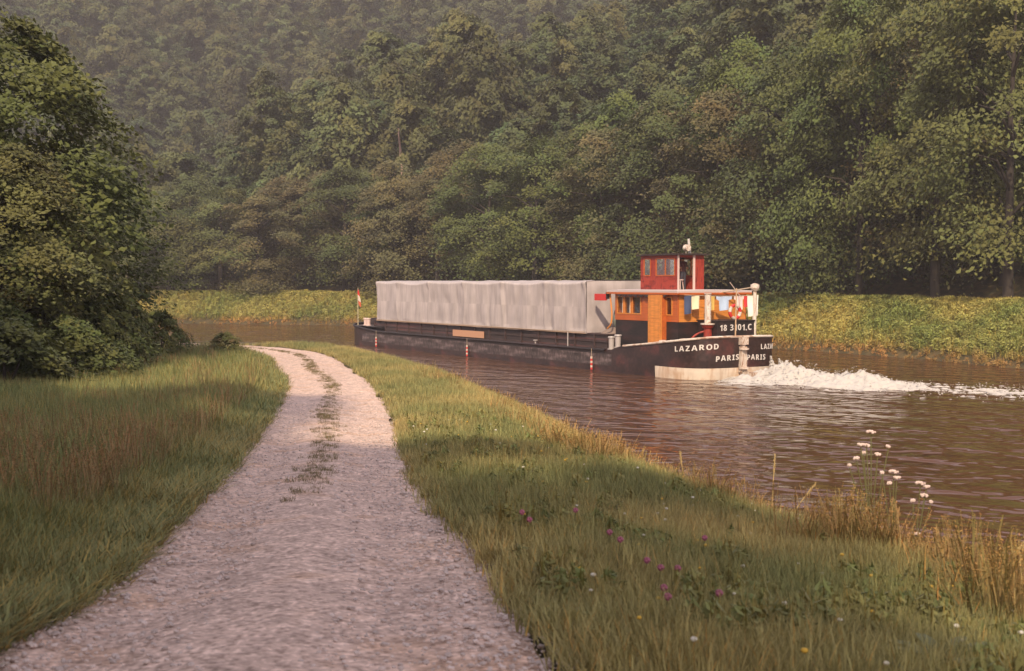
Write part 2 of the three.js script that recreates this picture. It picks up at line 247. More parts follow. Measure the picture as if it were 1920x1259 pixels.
{
  const full = [...contour.map(([u, v]) => [u, v]), ...contour.slice(1, -1).reverse().map(([u, v]) => [u, -v])]; full.push(full[0]);
  const rows = (u) => { const t = sheer(u); return [-0.8, -0.1, 0.30, 0.50, 0.84, t - 0.1, t]; };
  const sets = { black: [], white: [], grey: [] };
  const at = (i, r) => { const [u, v] = full[i], y = rows(u)[r]; const k = u < 6 ? 1 - 0.05 * smooth(0.6, -0.8, y) * (1 - u / 6) : 1, uu = u + (u < 3 ? 0.25 * smooth(0.9, -0.8, y) * (1 - u / 3) : 0); return [uu, y, -v * k]; };
  let run = 0;
  for (let i = 0; i + 1 < full.length; i++) {
    const u = (full[i][0] + full[i + 1][0]) / 2, seg = Math.hypot(full[i + 1][0] - full[i][0], full[i + 1][1] - full[i][1]);
    for (let r = 0; r < 6; r++) { const kind = u < 2.75 && r < 3 ? 'white' : u > 6.2 && u < 35.2 && (r === 2 || r === 3) ? 'grey' : 'black'; sets[kind].push([at(i, r), at(i + 1, r), at(i + 1, r + 1), at(i, r + 1), run, run + seg]); }
    run += seg;
  }
  const quads = (L) => { const p = [], uv = []; for (const [a, b, c, d, s0, s1] of L) { p.push(...a, ...b, ...c, ...a, ...c, ...d); uv.push(s0 / 4, a[1] / 4, s1 / 4, b[1] / 4, s1 / 4, c[1] / 4, s0 / 4, a[1] / 4, s1 / 4, c[1] / 4, s0 / 4, d[1] / 4); } const g = new THREE.BufferGeometry(); g.setAttribute('position', new THREE.Float32BufferAttribute(p, 3)); g.setAttribute('uv', new THREE.Float32BufferAttribute(uv, 2)); g.computeVertexNormals(); return g; };
  const hull = part('hull', quads(sets.black), M.hull, barge);
  part('boot_topping', quads(sets.white), M.boot, hull).userData.label = 'white painted band above the waterline at the stern';
  for (const sg of [-1, 1]) part('rubbing_band', quads(sets.grey.filter(([a]) => Math.sign(a[2]) === sg)), M.scuff, hull).userData.label = 'scuffed grey band along the hull side';
  // rim and gunwale rails
  const rimPts = full.filter(([u]) => u < 5.4), port = contour.filter(([u]) => u < 5.5).map(([u, v]) => [u, sheer(u) - 0.01, -v - 0.015]), star = port.map(([u, y, z]) => [u, y, -z]);
  part('white_rim', [tube(port, 0.055, 60), tube(star, 0.055, 60)], M.white, hull);
  const rail = (sg) => tube(contour.filter(([u]) => u > 6.3).map(([u, v]) => [u, sheer(u) - 0.04, sg * (v + 0.03)]), 0.075, 90);
  part('gunwale_rail', [rail(-1), rail(1)], M.black, hull);
  const deckShape = (test, y) => { const s = new THREE.Shape(); const pts = full.filter(([u]) => test(u)); pts.forEach(([u, v], i) => (i ? s.lineTo : s.moveTo).call(s, u, v * 0.992)); const g = new THREE.ShapeGeometry(s).rotateX(-Math.PI / 2).translate(0, y, 0); return g; };
  part('deck', [deckShape((u) => u < 6.2, 1.22), deckShape((u) => u > 5.5 && u < 33, 0.99), deckShape((u) => u > 32, 1.3)], M.deck, barge);
  // hold sides
  const co = part('hold_coaming', [bb(7.2, 34.2, 0.98, 1.72, -2.12, 2.12), bb(7.15, 34.25, 1.34, 1.39, -2.16, 2.16), bb(7.15, 34.25, 1.68, 1.75, -2.17, 2.17)], M.coaming, barge);
  for (let u = 8.2; u < 34; u += 1.72) part('stiffener', bb(u, u + 0.06, 1.0, 1.67, 2.12, 2.20), M.coaming, co);
  part('name_board', bb(19.1, 22.8, 1.09, 1.46, 2.205, 2.235), M.board, co).userData.label = 'faded pinkish brown board on the hold side';
  part('deck_post', rod([10.3, 0.99, -2.35], [10.3, 1.75, -2.35], 0.03), M.steel, barge);
  part('deck_fitting', [rod([13.3, 0.99, -2.4], [13.3, 1.2, -2.4], 0.04), rod([13.3, 1.2, -2.4], [13.3, 1.24, -2.4], 0.12)], M.steel, barge);
  // bollards
  const bollard = (u, v, h, m, y) => { const b = part('bollard', [rod([u, y, -v], [u, y + h - 0.06, -v], 0.125, 0.14, 14), rod([u, y + h - 0.06, -v], [u, y + h, -v], 0.18, 0.16, 14), rod([u, y, -v], [u, y + 0.04, -v], 0.19, 0.19, 14)], m, barge); return b; };
  bollard(6.55, 2.33, 0.62, M.steel, 1.05); bollard(6.02, 2.33, 0.62, M.steel, 1.15);
  bollard(36.4, 1.75, 0.5, M.post, 1.3); bollard(35.6, 1.9, 0.5, M.post, 1.3); bollard(36.4, -1.7, 0.5, M.post, 1.3);
  bollard(2.7, 2.25, 0.42, M.offwhite, 1.22); bollard(2.2, 2.2, 0.42, M.offwhite, 1.22);
  // bow gear
  part('bow_winch', [rod([35.3, 1.62, -0.7], [35.3, 1.62, 0.7], 0.2, 0.2, 14), bb(35.0, 35.6, 1.3, 1.62, 0.72, 0.82), bb(35.0, 35.6, 1.3, 1.62, -0.82, -0.72), bb(36.6, 37.5, 1.3, 1.78, -0.9, 0.9)], M.dark, barge);
  part('bow_post', [rod([34.6, 1.3, -1.6], [34.6, 2.65, -1.6], 0.07), rod([34.6, 2.62, -1.6], [34.6, 2.74, -1.6], 0.14, 0.12)], M.dark, barge);
  // rudder post and stem at the stern
  const rp = part('rudder_post', [bb(-0.16, 0.1, 0.3, 1.42, -0.16, 0.16), bb(-0.22, 0.12, 1.5, 1.84, -0.19, 0.19), rod([-0.05, 1.4, 0], [-0.05, 1.52, 0], 0.12, 0.12, 12), rod([-0.16, 0.45, 0], [-0.16, 0.53, 0], 0.24, 0.24, 12), rod([-0.14, 1.28, 0], [-0.14, 1.36, 0], 0.22, 0.22, 12)], M.offwhite, barge);
  part('rudder_blade', bb(-0.95, 0.1, -0.75, 0.34, -0.07, 0.07), M.offwhite, barge);

  // ---- living cabin
  const U0 = 2.0, U1 = 6.8, V = 1.95;
  const cabin = new THREE.Group(); cabin.name = 'cabin'; barge.add(cabin);
  part('lower_wall', bb(U0 + 0.02, U1 - 0.02, 1.2, 2.47, -V + 0.02, V - 0.02), M.black, cabin);
  const openPort = [[6.15, 6.58], [5.55, 5.98], [4.78, 5.38], [3.0, 3.28], [2.45, 2.82]], y0 = 2.78, y1 = 3.52, yT = 3.72;
  const wallGeo = [], wallS = [];
  const strip = (a, b, ya, yb) => { wallGeo.push(bb(a, b, ya, yb, V - 0.06, V)); wallS.push(bb(a, b, ya, yb, -V, -V + 0.06)); };
  strip(U0, U1, 2.45, y0); strip(U0, U1, y1, yT);
  { const e = [U0, ...openPort.flat().sort((a, b) => a - b), U1]; for (let i = 0; i < e.length; i += 2) strip(e[i], e[i + 1], y0, y1); }
  part('side_wall', [...wallGeo, ...wallS], M.wood, cabin);
  part('aft_wall', [bb(U0 - 0.005, U0 + 0.06, 2.45, yT, -V + 0.06, V - 0.06)], M.woodLight, cabin);
  part('fore_wall', [bb(U1 - 0.06, U1 + 0.003, 2.45, yT, -V + 0.06, V - 0.06)], M.wood, cabin);
  for (const [a, b] of openPort) for (const sg of [1, -1]) {
    const g = []; const F = 0.05, p = V + 0.025;
    const q = (u0, u1, ya, yb) => g.push(sg > 0 ? bb(u0, u1, ya, yb, V - 0.07, p) : bb(u0, u1, ya, yb, -p, -V + 0.07));
    q(a - F, a, y0 - F, y1 + F); q(b, b + F, y0 - F, y1 + F); q(a, b, y1, y1 + F); q(a, b, y0 - F, y0);
    const w = part('cabin_window', g, M.woodLight, cabin);
    part('pane', sg > 0 ? bb(a, b, y0, y1, V - 0.05, V - 0.04) : bb(a, b, y0, y1, -V + 0.04, -V + 0.05), M.glass, cabin);
  }
  for (const [a, b] of [[6.18, 6.4], [5.62, 5.8], [3.02, 3.2]]) part('curtain', (() => { const g = new THREE.PlaneGeometry(b - a, y1 - y0, 14, 4); const P = g.attributes.position; for (let i = 0; i < P.count; i++) P.setZ(i, 0.025 * Math.sin(P.getX(i) * 70)); g.computeVertexNormals(); return g.translate((a + b) / 2, (y0 + y1) / 2, -V + 0.12); })(), M.curtain, cabin);
  part('floor', bb(U0 + 0.1, U1 - 0.1, 2.48, 2.5, -V + 0.08, V - 0.08), M.dark, cabin);
  // roof with rounded nosing and a hanging scalloped edge
  const rs = new THREE.Shape(); rs.moveTo(-2.12, 0); for (let i = 0; i <= 20; i++) { const v = lerp(-2.12, 2.12, i / 20); rs.lineTo(v, 0.09 + 0.05 * (1 - (v / 2.12) ** 2)); } rs.lineTo(2.12, 0);
  const roofG = new THREE.ExtrudeGeometry(rs, { depth: 5.4, bevelEnabled: true, bevelSize: 0.02, bevelThickness: 0.02, bevelSegments: 1 }).rotateY(Math.PI / 2).translate(1.82, 3.725, 0);
  part('roof', roofG, mat(0.50, 0.42, 0.40, 0.6), cabin);
  part('roof_edge_board', [bb(1.8, 7.24, 3.66, 3.75, 2.13, 2.16), bb(1.78, 1.81, 3.66, 3.75, -2.1, 2.1)], M.wood, cabin);
  { const s = new THREE.Shape(); s.moveTo(0, 0); for (let k = 0; k < 9; k++) { const n = 8; for (let i = 1; i <= n; i++) s.lineTo(k * 0.42 + 0.42 * i / n, -0.10 * Math.sin(Math.PI * i / n) - 0.03); } s.lineTo(9 * 0.42, 0); part('scalloped_edge', new THREE.ExtrudeGeometry(s, { depth: 0.02, bevelEnabled: false }).translate(2.6, 3.66, -2.15), M.dark, cabin); }
  // side door standing outboard of the wall
  const dr = part('side_door', [bb(2.83, 3.82, 1.28, 3.64, 2.20, 2.24)], M.woodLight, cabin);
  part('door_panel', [bb(2.92, 3.73, 1.40, 2.45, 2.24, 2.252), bb(2.92, 3.73, 2.58, 3.55, 2.24, 2.252)], M.woodLight, dr);
  part('door_frame', [bb(2.83, 2.9, 1.28, 3.64, 1.95, 2.2), bb(3.75, 3.82, 1.28, 3.64, 1.95, 2.2)], M.wood, cabin);
  part('front_strut', [tube([[7.15, 3.66, -2.0], [7.0, 2.6, -2.0], [7.05, 2.2, -2.03], [7.3, 2.0, -2.05]], 0.04)], M.woodLight, cabin);

  // ---- wheelhouse on the roof
  const wh = new THREE.Group(); wh.name = 'wheelhouse'; barge.add(wh);
  const A0 = 3.3, A1 = 6.15, P = 0.95, S = -0.55, B0 = 3.78, T0 = 5.44, W0 = 4.5, W1 = 5.32;
  const rw = [];
  // port side: lower panel, header, posts round two windows
  const portWin = [[3.52, 4.96], [5.35, 5.9]];
  for (const v of [P, S]) {
    const a = v === P ? [P - 0.06, P] : [S, S + 0.06];
    rw.push(bb(A0, A1, B0, W0, ...a), bb(A0, A1, W1, T0, ...a));
    rw.push(bb(A0, 3.52, W0, W1, ...a), bb(4.96, 5.35, W0, W1, ...a), bb(5.9, A1, W0, W1, ...a));
  }
  rw.push(bb(A1 - 0.06, A1, B0, W0, S + 0.06, P - 0.06), bb(A1 - 0.06, A1, W1, T0, S + 0.06, P - 0.06), bb(A1 - 0.06, A1, W0, W1, S + 0.06, S + 0.2), bb(A1 - 0.06, A1, W0, W1, P - 0.2, P - 0.06));
  rw.push(bb(A0, A0 + 0.06, 5.34, T0, S + 0.06, P - 0.06));
  part('wall', rw, M.red, wh);
  part('aft_panel', bb(A0 + 0.001, A0 + 0.06, B0, 5.34, S + 0.06, 0.0), M.red, wh);
  part('floor', bb(A0 + 0.06, A1 - 0.06, B0 + 0.06, B0 + 0.08, S + 0.06, P - 0.06), M.dark, wh);
  part('door_post', [bb(A0 - 0.05, A0 + 0.02, B0, T0, P - 0.04, P + 0.02)], M.post, wh); part('door_post', [bb(A0 - 0.05, A0 + 0.0, B0, T0, 0.0, 0.11)], M.post, wh);
  for (const [a, b] of portWin) for (const v of [P, S]) {
    const F = 0.045, g = [], d0 = v === P ? P - 0.03 : S - 0.02, d1 = v === P ? P + 0.02 : S + 0.03;
    const q = (u0, u1, ya, yb) => g.push(bb(u0, u1, ya, yb, d0, d1));
    q(a, a + F, W0, W1); q(b - F, b, W0, W1); q(a + F, b - F, W1 - F, W1); q(a + F, b - F, W0, W0 + F); if (b - a > 1) q((a + b) / 2 - 0.02, (a + b) / 2 + 0.02, W0 + F, W1 - F);
    part('wheelhouse_window', g, M.wood, wh); part('pane', bb(a + F, b - F, W0 + F, W1 - F, (d0 + d1) / 2 - 0.004, (d0 + d1) / 2 + 0.004), M.glass, wh);
  }
  part('pane', bb(A1 - 0.04, A1 - 0.03, W0, W1, S + 0.2, P - 0.2), M.glass, wh);
  part('wheelhouse_roof', [bb(3.12, 6.33, 5.445, 5.50, -0.72, 1.1), bb(3.3, 6.15, 5.5, 5.53, -0.55, 0.95)], M.dark, wh);
  part('steering_wheel', [new THREE.TorusGeometry(0.38, 0.025, 8, 24).rotateY(Math.PI / 2).translate(5.5, 4.75, -0.15), ...[0, 1, 2, 3].map((k) => rod([5.5, 4.75 + 0.45 * Math.sin(k * 0.785), -0.15 + 0.45 * Math.cos(k * 0.785)], [5.5, 4.75 - 0.45 * Math.sin(k * 0.785), -0.15 - 0.45 * Math.cos(k * 0.785)], 0.016)), bb(5.52, 5.75, B0 + 0.08, 4.8, 0.0, 0.3)], M.wood, wh);
  part('mast', rod([3.45, 5.5, -0.16], [3.5, 6.2, -0.2], 0.065, 0.055, 10), mat(0.5, 0.47, 0.43, 0.6), wh);
  const lamp = part('searchlight', [new THREE.SphereGeometry(0.155, 18, 14).translate(3.4, 5.78, -0.42), rod([3.4, 5.5, -0.42], [3.4, 5.66, -0.42], 0.025), rod([3.32, 5.78, -0.42], [3.22, 5.78, -0.42], 0.14, 0.15, 16)], M.white, wh);

  // ---- stern deck house with the number, funnel, pole
  const house = part('stern_house', [bb(0.5, 1.85, 1.2, 2.50, -1.12, 0.98), bb(0.46, 1.88, 2.5, 2.55, -1.16, 1.02)], M.black, barge);
  const fn = part('funnel', [rod([0.95, 2.42, -1.13], [0.95, 3.72, -1.13], 0.145, 0.14, 18), rod([0.95, 3.7, -1.13], [0.95, 3.73, -1.13], 0.17, 0.17, 18), rod([0.95, 2.36, -1.13], [0.95, 2.42, -1.13], 0.32, 0.32, 20)], M.white, barge);
  part('funnel_base', [rod([0.95, 1.22, -1.13], [0.95, 2.34, -1.13], 0.2, 0.17, 16), rod([0.95, 2.2, -1.13], [0.95, 2.34, -1.13], 0.22, 0.3, 16), tube([[0.95, 2.1, -1.13], [1.2, 1.95, -1.5], [1.3, 1.7, -1.75], [1.3, 1.22, -1.8]], 0.05)], M.red, fn);
  const pole = part('stern_pole', [rod([0.62, 1.2, 1.22], [0.6, 3.86, 1.24], 0.10, 0.085, 14)], M.white, barge);
  part('pole_cap', [new THREE.SphereGeometry(0.2, 18, 14).scale(1, 0.85, 1).translate(0.6, 4.0, 1.24), rod([0.6, 3.82, 1.24], [0.6, 3.92, 1.24], 0.12, 0.19, 16), rod([0.6, 4.02, 1.24], [0.6, 4.12, 1.24], 0.2, 0.19, 18)], M.white, pole);
  part('stay', [tube([[2.0, 3.72, 0.2], [1.4, 3.85, 0.75], [0.6, 3.98, 1.1]], 0.028), tube([[2.6, 4.2, 1.5], [1.6, 3.95, 0.9], [1.0, 3.72, 0.6], [0.2, 3.6, 0.1]], 0.018)], M.rope, barge);
  part('ensign_staff', [rod([0.12, 1.6, -0.28], [0.06, 3.95, -0.28], 0.035, 0.025)], mat(0.5, 0.33, 0.2, 0.7), barge);
  part('red_side_light', [bb(7.3, 8.24, 3.34, 3.66, 2.1, 2.16), bb(7.35, 8.15, 3.36, 3.64, 2.02, 2.1)], M.brightRed, barge).userData.label = 'red painted side light board at the cabin roof end';
  part('light_bracket', bb(7.22, 7.32, 3.42, 3.74, 1.98, 2.14), M.black, barge);
  part('hatch_cover', (() => { const g = new THREE.SphereGeometry(1, 28, 14, 0, 6.2832, 0, 1.57).scale(0.9, 0.5, 1.5).translate(7.75, 1.62, -0.55); const P2 = g.attributes.position; for (let i = 0; i < P2.count; i++) P2.setY(i, P2.getY(i) + 0.05 * (fbm(P2.getX(i) * 3, P2.getZ(i) * 3, 6) - 0.5)); g.computeVertexNormals(); return g; })(), mat(0.22, 0.16, 0.13, 0.9), barge);
}
// lettering, each letter bent round the plating
const font = await new FontLoader().loadAsync('fonts/droid/droid_sans_bold.typeface.json');
function letters(str, size, place, parent, tracking = 0.06) {
  let x = 0;
  for (const ch of str) {
    if (ch === ' ') { x += size * 0.45; continue; }
    const g = new TextGeometry(ch, { font, size, depth: 0.008, curveSegments: 4, bevelEnabled: false }); g.computeBoundingBox(); const w = g.boundingBox.max.x - g.boundingBox.min.x;
    g.rotateZ((hash(str.length, Math.round(x * 100), 7) - 0.5) * 0.07); g.translate(x - g.boundingBox.min.x, (hash(Math.round(x * 100), 3, 9) - 0.5) * 0.02, 0); x += w + tracking; place(g); g.computeVertexNormals(); part('letter', g, M.letter, parent);
  }
  return x;
}
const hullMesh = barge.children.find((c) => c.name === 'hull');
const bend = (s0, y0, slope, sx = 1) => (g) => { const P = g.attributes.position; for (let i = 0; i < P.count; i++) { const x = P.getX(i) * sx, y = y0 + P.getY(i) + slope * x, h = onHull(s0 - x), k = h.u < 6 ? 1 - 0.05 * smooth(0.6, -0.8, y) * (1 - h.u / 6) : 1, off = 0.016 + P.getZ(i); P.setXYZ(i, h.u + (h.u < 3 ? 0.25 * smooth(0.9, -0.8, y) * (1 - h.u / 3) : 0) + h.nu * off, y, -(h.v * k + h.nv * off)); } };
letters('LAZAROD', 0.235, bend(3.35, 1.20, 0.07, 1.25), hullMesh); letters('PARIS', 0.235, bend(1.42, 0.80, 0.04, 1.2), hullMesh);
letters('PARIS', 0.235, bend(-0.28, 0.83, -0.03, 1.05), hullMesh); letters('LAZAROD', 0.23, bend(-1.08, 1.28, -0.03, 0.95), hullMesh);
letters('18 3101.C', 0.26, (g) => { const P = g.attributes.position; for (let i = 0; i < P.count; i++) { const x = P.getX(i), y = P.getY(i), z = P.getZ(i); P.setXYZ(i, 0.498 - z, 2.1 + y, -(0.82 - x * 1.05)); } }, barge.children.find((c) => c.name === 'stern_house'));

// tarpaulin over the hold
{
  const U0 = 8.85, U1 = 33.5, N = 260, prof = [], w = 2.24, yb = 1.70, yt = 4.27, R = 0.13;
  for (let i = 0; i <= 26; i++) prof.push([-w, lerp(yb, yt - R, i / 26)]);
  for (let i = 1; i <= 6; i++) { const a = Math.PI - i / 6 * Math.PI / 2; prof.push([-w + R + R * Math.cos(a), yt - R + R * Math.sin(a)]); }
  for (let i = 1; i < 16; i++) { const v = lerp(-w + R, w - R, i / 16); prof.push([v, yt + 0.05 * (1 - (v / w) ** 2)]); }
  const half = prof.length; for (let i = 6; i >= 1; i--) { const a = Math.PI - i / 6 * Math.PI / 2; prof.push([w - R - R * Math.cos(a), yt - R + R * Math.sin(a)]); }
  for (let i = 26; i >= 0; i--) prof.push([w, lerp(yb, yt - R, i / 26)]);
  const K = prof.length, p = [], idx = [];
  const hoops = [9, 12.6, 17.0, 21.4, 26.0, 30.3, 33.4];
  for (let i = 0; i <= N; i++) {
    const u = lerp(U0, U1, i / N); let sag = 0; for (let h = 0; h + 1 < hoops.length; h++) if (u >= hoops[h] && u <= hoops[h + 1]) { const t = (u - hoops[h]) / (hoops[h + 1] - hoops[h]); sag = 0.10 * Math.sin(Math.PI * t) * (0.5 + hash(h, 3, 8)); }
    for (let k = 0; k < K; k++) {
      const [v, y] = prof[k], t = (y - yb) / (yt - yb), side = Math.abs(v) > w - R ? Math.sign(v) : 0;
      let ridge = 0; for (const h of hoops) ridge += 0.05 * Math.exp(-((u - h - 0.12 * Math.sin(t * 4 + h)) ** 2) / 0.012) + 0.09 * Math.exp(-((u - h) ** 2) / (0.02 + 0.25 * Math.max(0, t - 0.8))) * smooth(0.8, 1, t);
      const fold = ridge + 0.17 * (Math.abs(vnoise(u * 1.1 + (1 - t) * 0.35 * Math.sin(u * 0.7), t * 0.45 + 0.2, 44) - 0.5) * 2 - 0.5) * smooth(1.05, 0.5, t) + 0.05 * (vnoise(u * 3.4 + t * 0.5, t * 0.6 + 0.15, 46) - 0.5) + 0.02 * (vnoise(u * 8, t * 0.9 + 0.05, 49) - 0.5) + 0.06 * (vnoise(u * 0.5, t * 2.2, 45) - 0.5);
      p.push(u, y - sag * t * t - (side ? 0 : 0.05 * (vnoise(u * 1.2, v * 2, 47) - 0.5)) + (k === 0 || k === K - 1 ? 0.04 * (vnoise(u * 1.4, 1, 52) - 0.5) : 0), v + side * fold * (t < 0.04 ? 0.4 : 1));
      if (i && k) { const o = i * K + k; idx.push(o - K - 1, o - 1, o, o - K - 1, o, o - K); }
    }
  }
  const g = new THREE.BufferGeometry(); g.setAttribute('position', new THREE.Float32BufferAttribute(p, 3));
  g.setAttribute('uv', new THREE.Float32BufferAttribute(p.filter((_, i) => i % 3 !== 2).map((q) => q / 3), 2)); g.setIndex(idx); g.computeVertexNormals();
  const canvas = tex(512, (u, v) => { const a = fbm(u * 5, v * 4, 81, 5), st = fbm(u * 22, v * 2.2, 83, 3), k = 0.90 + 0.16 * (a - 0.5) + 0.14 * (st - 0.5); return [214 * k, 202 * k, 194 * k]; });
  M.tarp = mat(0.79, 0.77, 0.81, 0.9, { map: canvas });
  const tp = afloat(thing('cargo_tarpaulin', 'long pale canvas tarpaulin covering the hold of the barge', 'tarpaulin'));
  part('cover', g, M.tarp, tp);
  for (const [u, sg] of [[U0, -1], [U1, 1]]) {
    const q = new THREE.PlaneGeometry(2 * w - 0.1, yt - yb, 30, 18).rotateY(sg < 0 ? -Math.PI / 2 : Math.PI / 2); const P = q.attributes.position;
    for (let i = 0; i < P.count; i++) { const z = P.getZ(i), y = P.getY(i), edge = 1 - Math.max(Math.abs(z) / (w - 0.05), Math.abs(y) / ((yt - yb) / 2)); P.setX(i, 0.05 * Math.sign(sg) * smooth(0, 0.2, edge) + 0.06 * smooth(0, 0.15, edge) * (vnoise(z * 2.2, y * 0.8, 60) - 0.5)); if (y > 1.2) P.setY(i, y + 0.01); }
    q.computeVertexNormals(); part('end_flap', q.translate(u - sg * 0.02, (yb + yt) / 2, 0), M.tarp, tp);
  }
  part('lashing', [tube([[U0, 1.80, -2.29], [14, 1.77, -2.31], [21, 1.79, -2.3], [28, 1.77, -2.3], [U1, 1.80, -2.29]], 0.018, 60)], M.rope, tp);
  part('hem_strip', [bb(U0, U1, 1.71, 1.75, 2.27, 2.29)], mat(0.4, 0.26, 0.17, 0.9), tp);
}
// things carried
function fender(u, label, yTop) {
  const f = aboard(thing('striped_fender', label, 'fender', 'red and white fenders'), u, 0.0, 2.66);
  for (let k = 0; k < 6; k++) part('stripe', rod([0, 0.04 + k * 0.105, 0], [0, 0.145 + k * 0.105, 0], 0.055, 0.055, 10), k % 2 ? M.white : M.brightRed, f);
  part('lanyard', rod([0, 0.67, 0], [0, yTop, 0.0], 0.012), M.rope, f);
}
fender(7.74, 'red and white fender on the hull below the paired stern bollards', 1.05); fender(20.27, 'red and white fender on the hull below the brown board', 1.05); fender(32.7, 'red and white fender on the hull nearest the bow', 1.08);
{
  const f = aboard(thing('bow_flag', 'small red and white flag on a thin pole at the bow', 'flag'), 37.1, 1.3, 2.02);
  part('pole', rod([0, 0, 0], [0, 2.5, 0], 0.03, 0.02), mat(0.5, 0.42, 0.28, 0.8), f);
  const band = (a, b) => { const g = new THREE.PlaneGeometry(0.24, b - a, 6, 6).translate(0.12, (a + b) / 2, 0); const P = g.attributes.position; for (let i = 0; i < P.count; i++) { const x = P.getX(i), y = P.getY(i); P.setXYZ(i, -x * 0.9 * (0.6 + 0.5 * (2.46 - y)), y - x * 0.9, 0.05 * Math.sin(x * 22 + y * 5)); } g.computeVertexNormals(); return g; };
  part('red_stripe', band(2.1, 2.46), M.brightRed, f); part('white_stripe', band(1.75, 2.1), M.white, f); part('red_stripe', band(1.42, 1.75), mat(0.5, 0.1, 0.04, 0.8), f);
  f.rotation.y = Math.PI - 0.4;
}
{
  const r = aboard(thing('lifebuoy', 'red and white lifebuoy standing on the black stern house', 'lifebuoy'), 0.62, 2.55 + 0.36, -0.12);
  for (let k = 0; k < 8; k++) part('segment', new THREE.TorusGeometry(0.285, 0.075, 10, 8, Math.PI / 4).rotateZ(k * Math.PI / 4).rotateY(Math.PI / 2), k % 2 ? M.brightRed : M.white, r);
}
{
  const ln = afloat(thing('clothes_line', 'thin washing line strung over the stern deck', 'line')); const A = [1.85, 3.66, -1.95], B = [0.64, 3.62, 1.15];
  part('cord', tube([A, [1.25, 3.60, -0.4], B], 0.012), M.rope, ln);
  const cloth = (name, label, category, v, w, h, m, cut) => {
    const t = (1.95 - v) / 3.1, u = lerp(1.85, 0.64, t), y = 3.63 - 0.04 * Math.sin(Math.PI * t);
    const g = new THREE.PlaneGeometry(w, h, 12, 10); const P = g.attributes.position;
    for (let i = 0; i < P.count; i++) { let x = P.getX(i), yy = P.getY(i) - h / 2, q = -yy / h; x *= cut ? cut(q) : 1 - 0.08 * q; P.setXYZ(i, x, yy + 0.02 * Math.sin(x * 9), 0.05 * q * Math.sin(x * 17 + v * 5) + 0.02 * Math.sin(yy * 6)); }
    g.computeVertexNormals(); const o = aboard(part(numbered(name), g, m), u, y, v, -Math.PI / 2 - 0.37); tag(o, label, category, 'washing on the line'); return o;
  };
  const shirt = (q) => (q < 0.3 ? 1 : 0.62);
  cloth('hanging_cloth', 'dark blue cloth on the washing line under the roof edge', 'laundry', 1.62, 0.34, 0.8, mat(0.05, 0.07, 0.14, 0.9));
  cloth('hanging_cloth', 'small cream cloth on the washing line beside the dark blue one', 'laundry', 1.3, 0.36, 0.58, mat(0.75, 0.66, 0.45, 0.9));
  cloth('hanging_cloth', 'yellow cloth on the washing line just behind the white funnel', 'laundry', 0.62, 0.3, 0.62, mat(0.6, 0.4, 0.1, 0.9));
  cloth('hanging_shirt', 'pale blue shirt hanging on the washing line', 'laundry', 0.08, 0.72, 0.62, mat(0.42, 0.52, 0.68, 0.9), shirt);
  cloth('hanging_shirt', 'pinkish white shirt above the lifebuoy', 'laundry', -0.58, 0.5, 0.62, mat(0.72, 0.55, 0.5, 0.9), shirt);
  cloth('hanging_cloth', 'bright red cloth hanging above the lifebuoy', 'laundry', -0.86, 0.2, 0.5, mat(0.5, 0.03, 0.03, 0.9));
  cloth('hanging_cloth', 'white towel on the washing line beside the white stern pole', 'laundry', -1.16, 0.52, 0.92, mat(0.8, 0.74, 0.66, 0.9));
}
{
  const c = aboard(thing('rope_coil', 'pale coil of rope on the stern deck by the rail', 'rope'), 1.5, 1.24, 2.0);
  const pts = []; for (let i = 0; i <= 90; i++) { const a = i * 0.5; pts.push([(0.24 - 0.0006 * i) * Math.cos(a), 0.03 + 0.005 * i, (0.24 - 0.0006 * i) * Math.sin(a)]); } part('coil', tube(pts, 0.03, 220, 6), M.rope, c);
  const bk = aboard(thing('deck_bucket', 'light bucket standing on the stern deck below the cabin', 'bucket'), 2.05, 1.22, 1.75 + 0.55); part('pail', new THREE.LatheGeometry([[0.11, 0], [0.12, 0.01], [0.15, 0.3], [0.16, 0.31], [0.145, 0.3], [0.105, 0.02], [0, 0.02]].map((q) => new THREE.Vector2(...q)), 18), M.offwhite, bk); part('handle', new THREE.TorusGeometry(0.15, 0.008, 6, 16, Math.PI).translate(0, 0.3, 0), M.steel, bk);
  const sk = aboard(thing('covered_bundle', 'grey green covered bundle between the tarpaulin end and the cabin', 'bundle'), 7.6, 1.98, 1.1);
  const g = new THREE.SphereGeometry(0.5, 24, 18).scale(0.7, 1.15, 0.7); const P = g.attributes.position; for (let i = 0; i < P.count; i++) { const k = 1 + 0.3 * (fbm(P.getX(i) * 3 + 9, P.getY(i) * 3 + P.getZ(i) * 2, 7) - 0.5); P.setXYZ(i, P.getX(i) * k, Math.max(P.getY(i) * k + 0.45, 0), P.getZ(i) * k); } g.computeVertexNormals(); part('cover', g, mat(0.16, 0.17, 0.14, 0.9), sk);
  const st = aboard(thing('wooden_stool', 'pale wooden stool just inside the wheelhouse doorway', 'stool'), 3.72, 3.86, 0.5); part('seat', new THREE.CylinderGeometry(0.17, 0.17, 0.04, 16).translate(0, 0.46, 0), M.post, st); for (let k = 0; k < 4; k++) { const a = k * Math.PI / 2 + 0.6; part('leg', rod([0.16 * Math.cos(a), 0, 0.16 * Math.sin(a)], [0.1 * Math.cos(a), 0.44, 0.1 * Math.sin(a)], 0.02), M.post, st); }
}
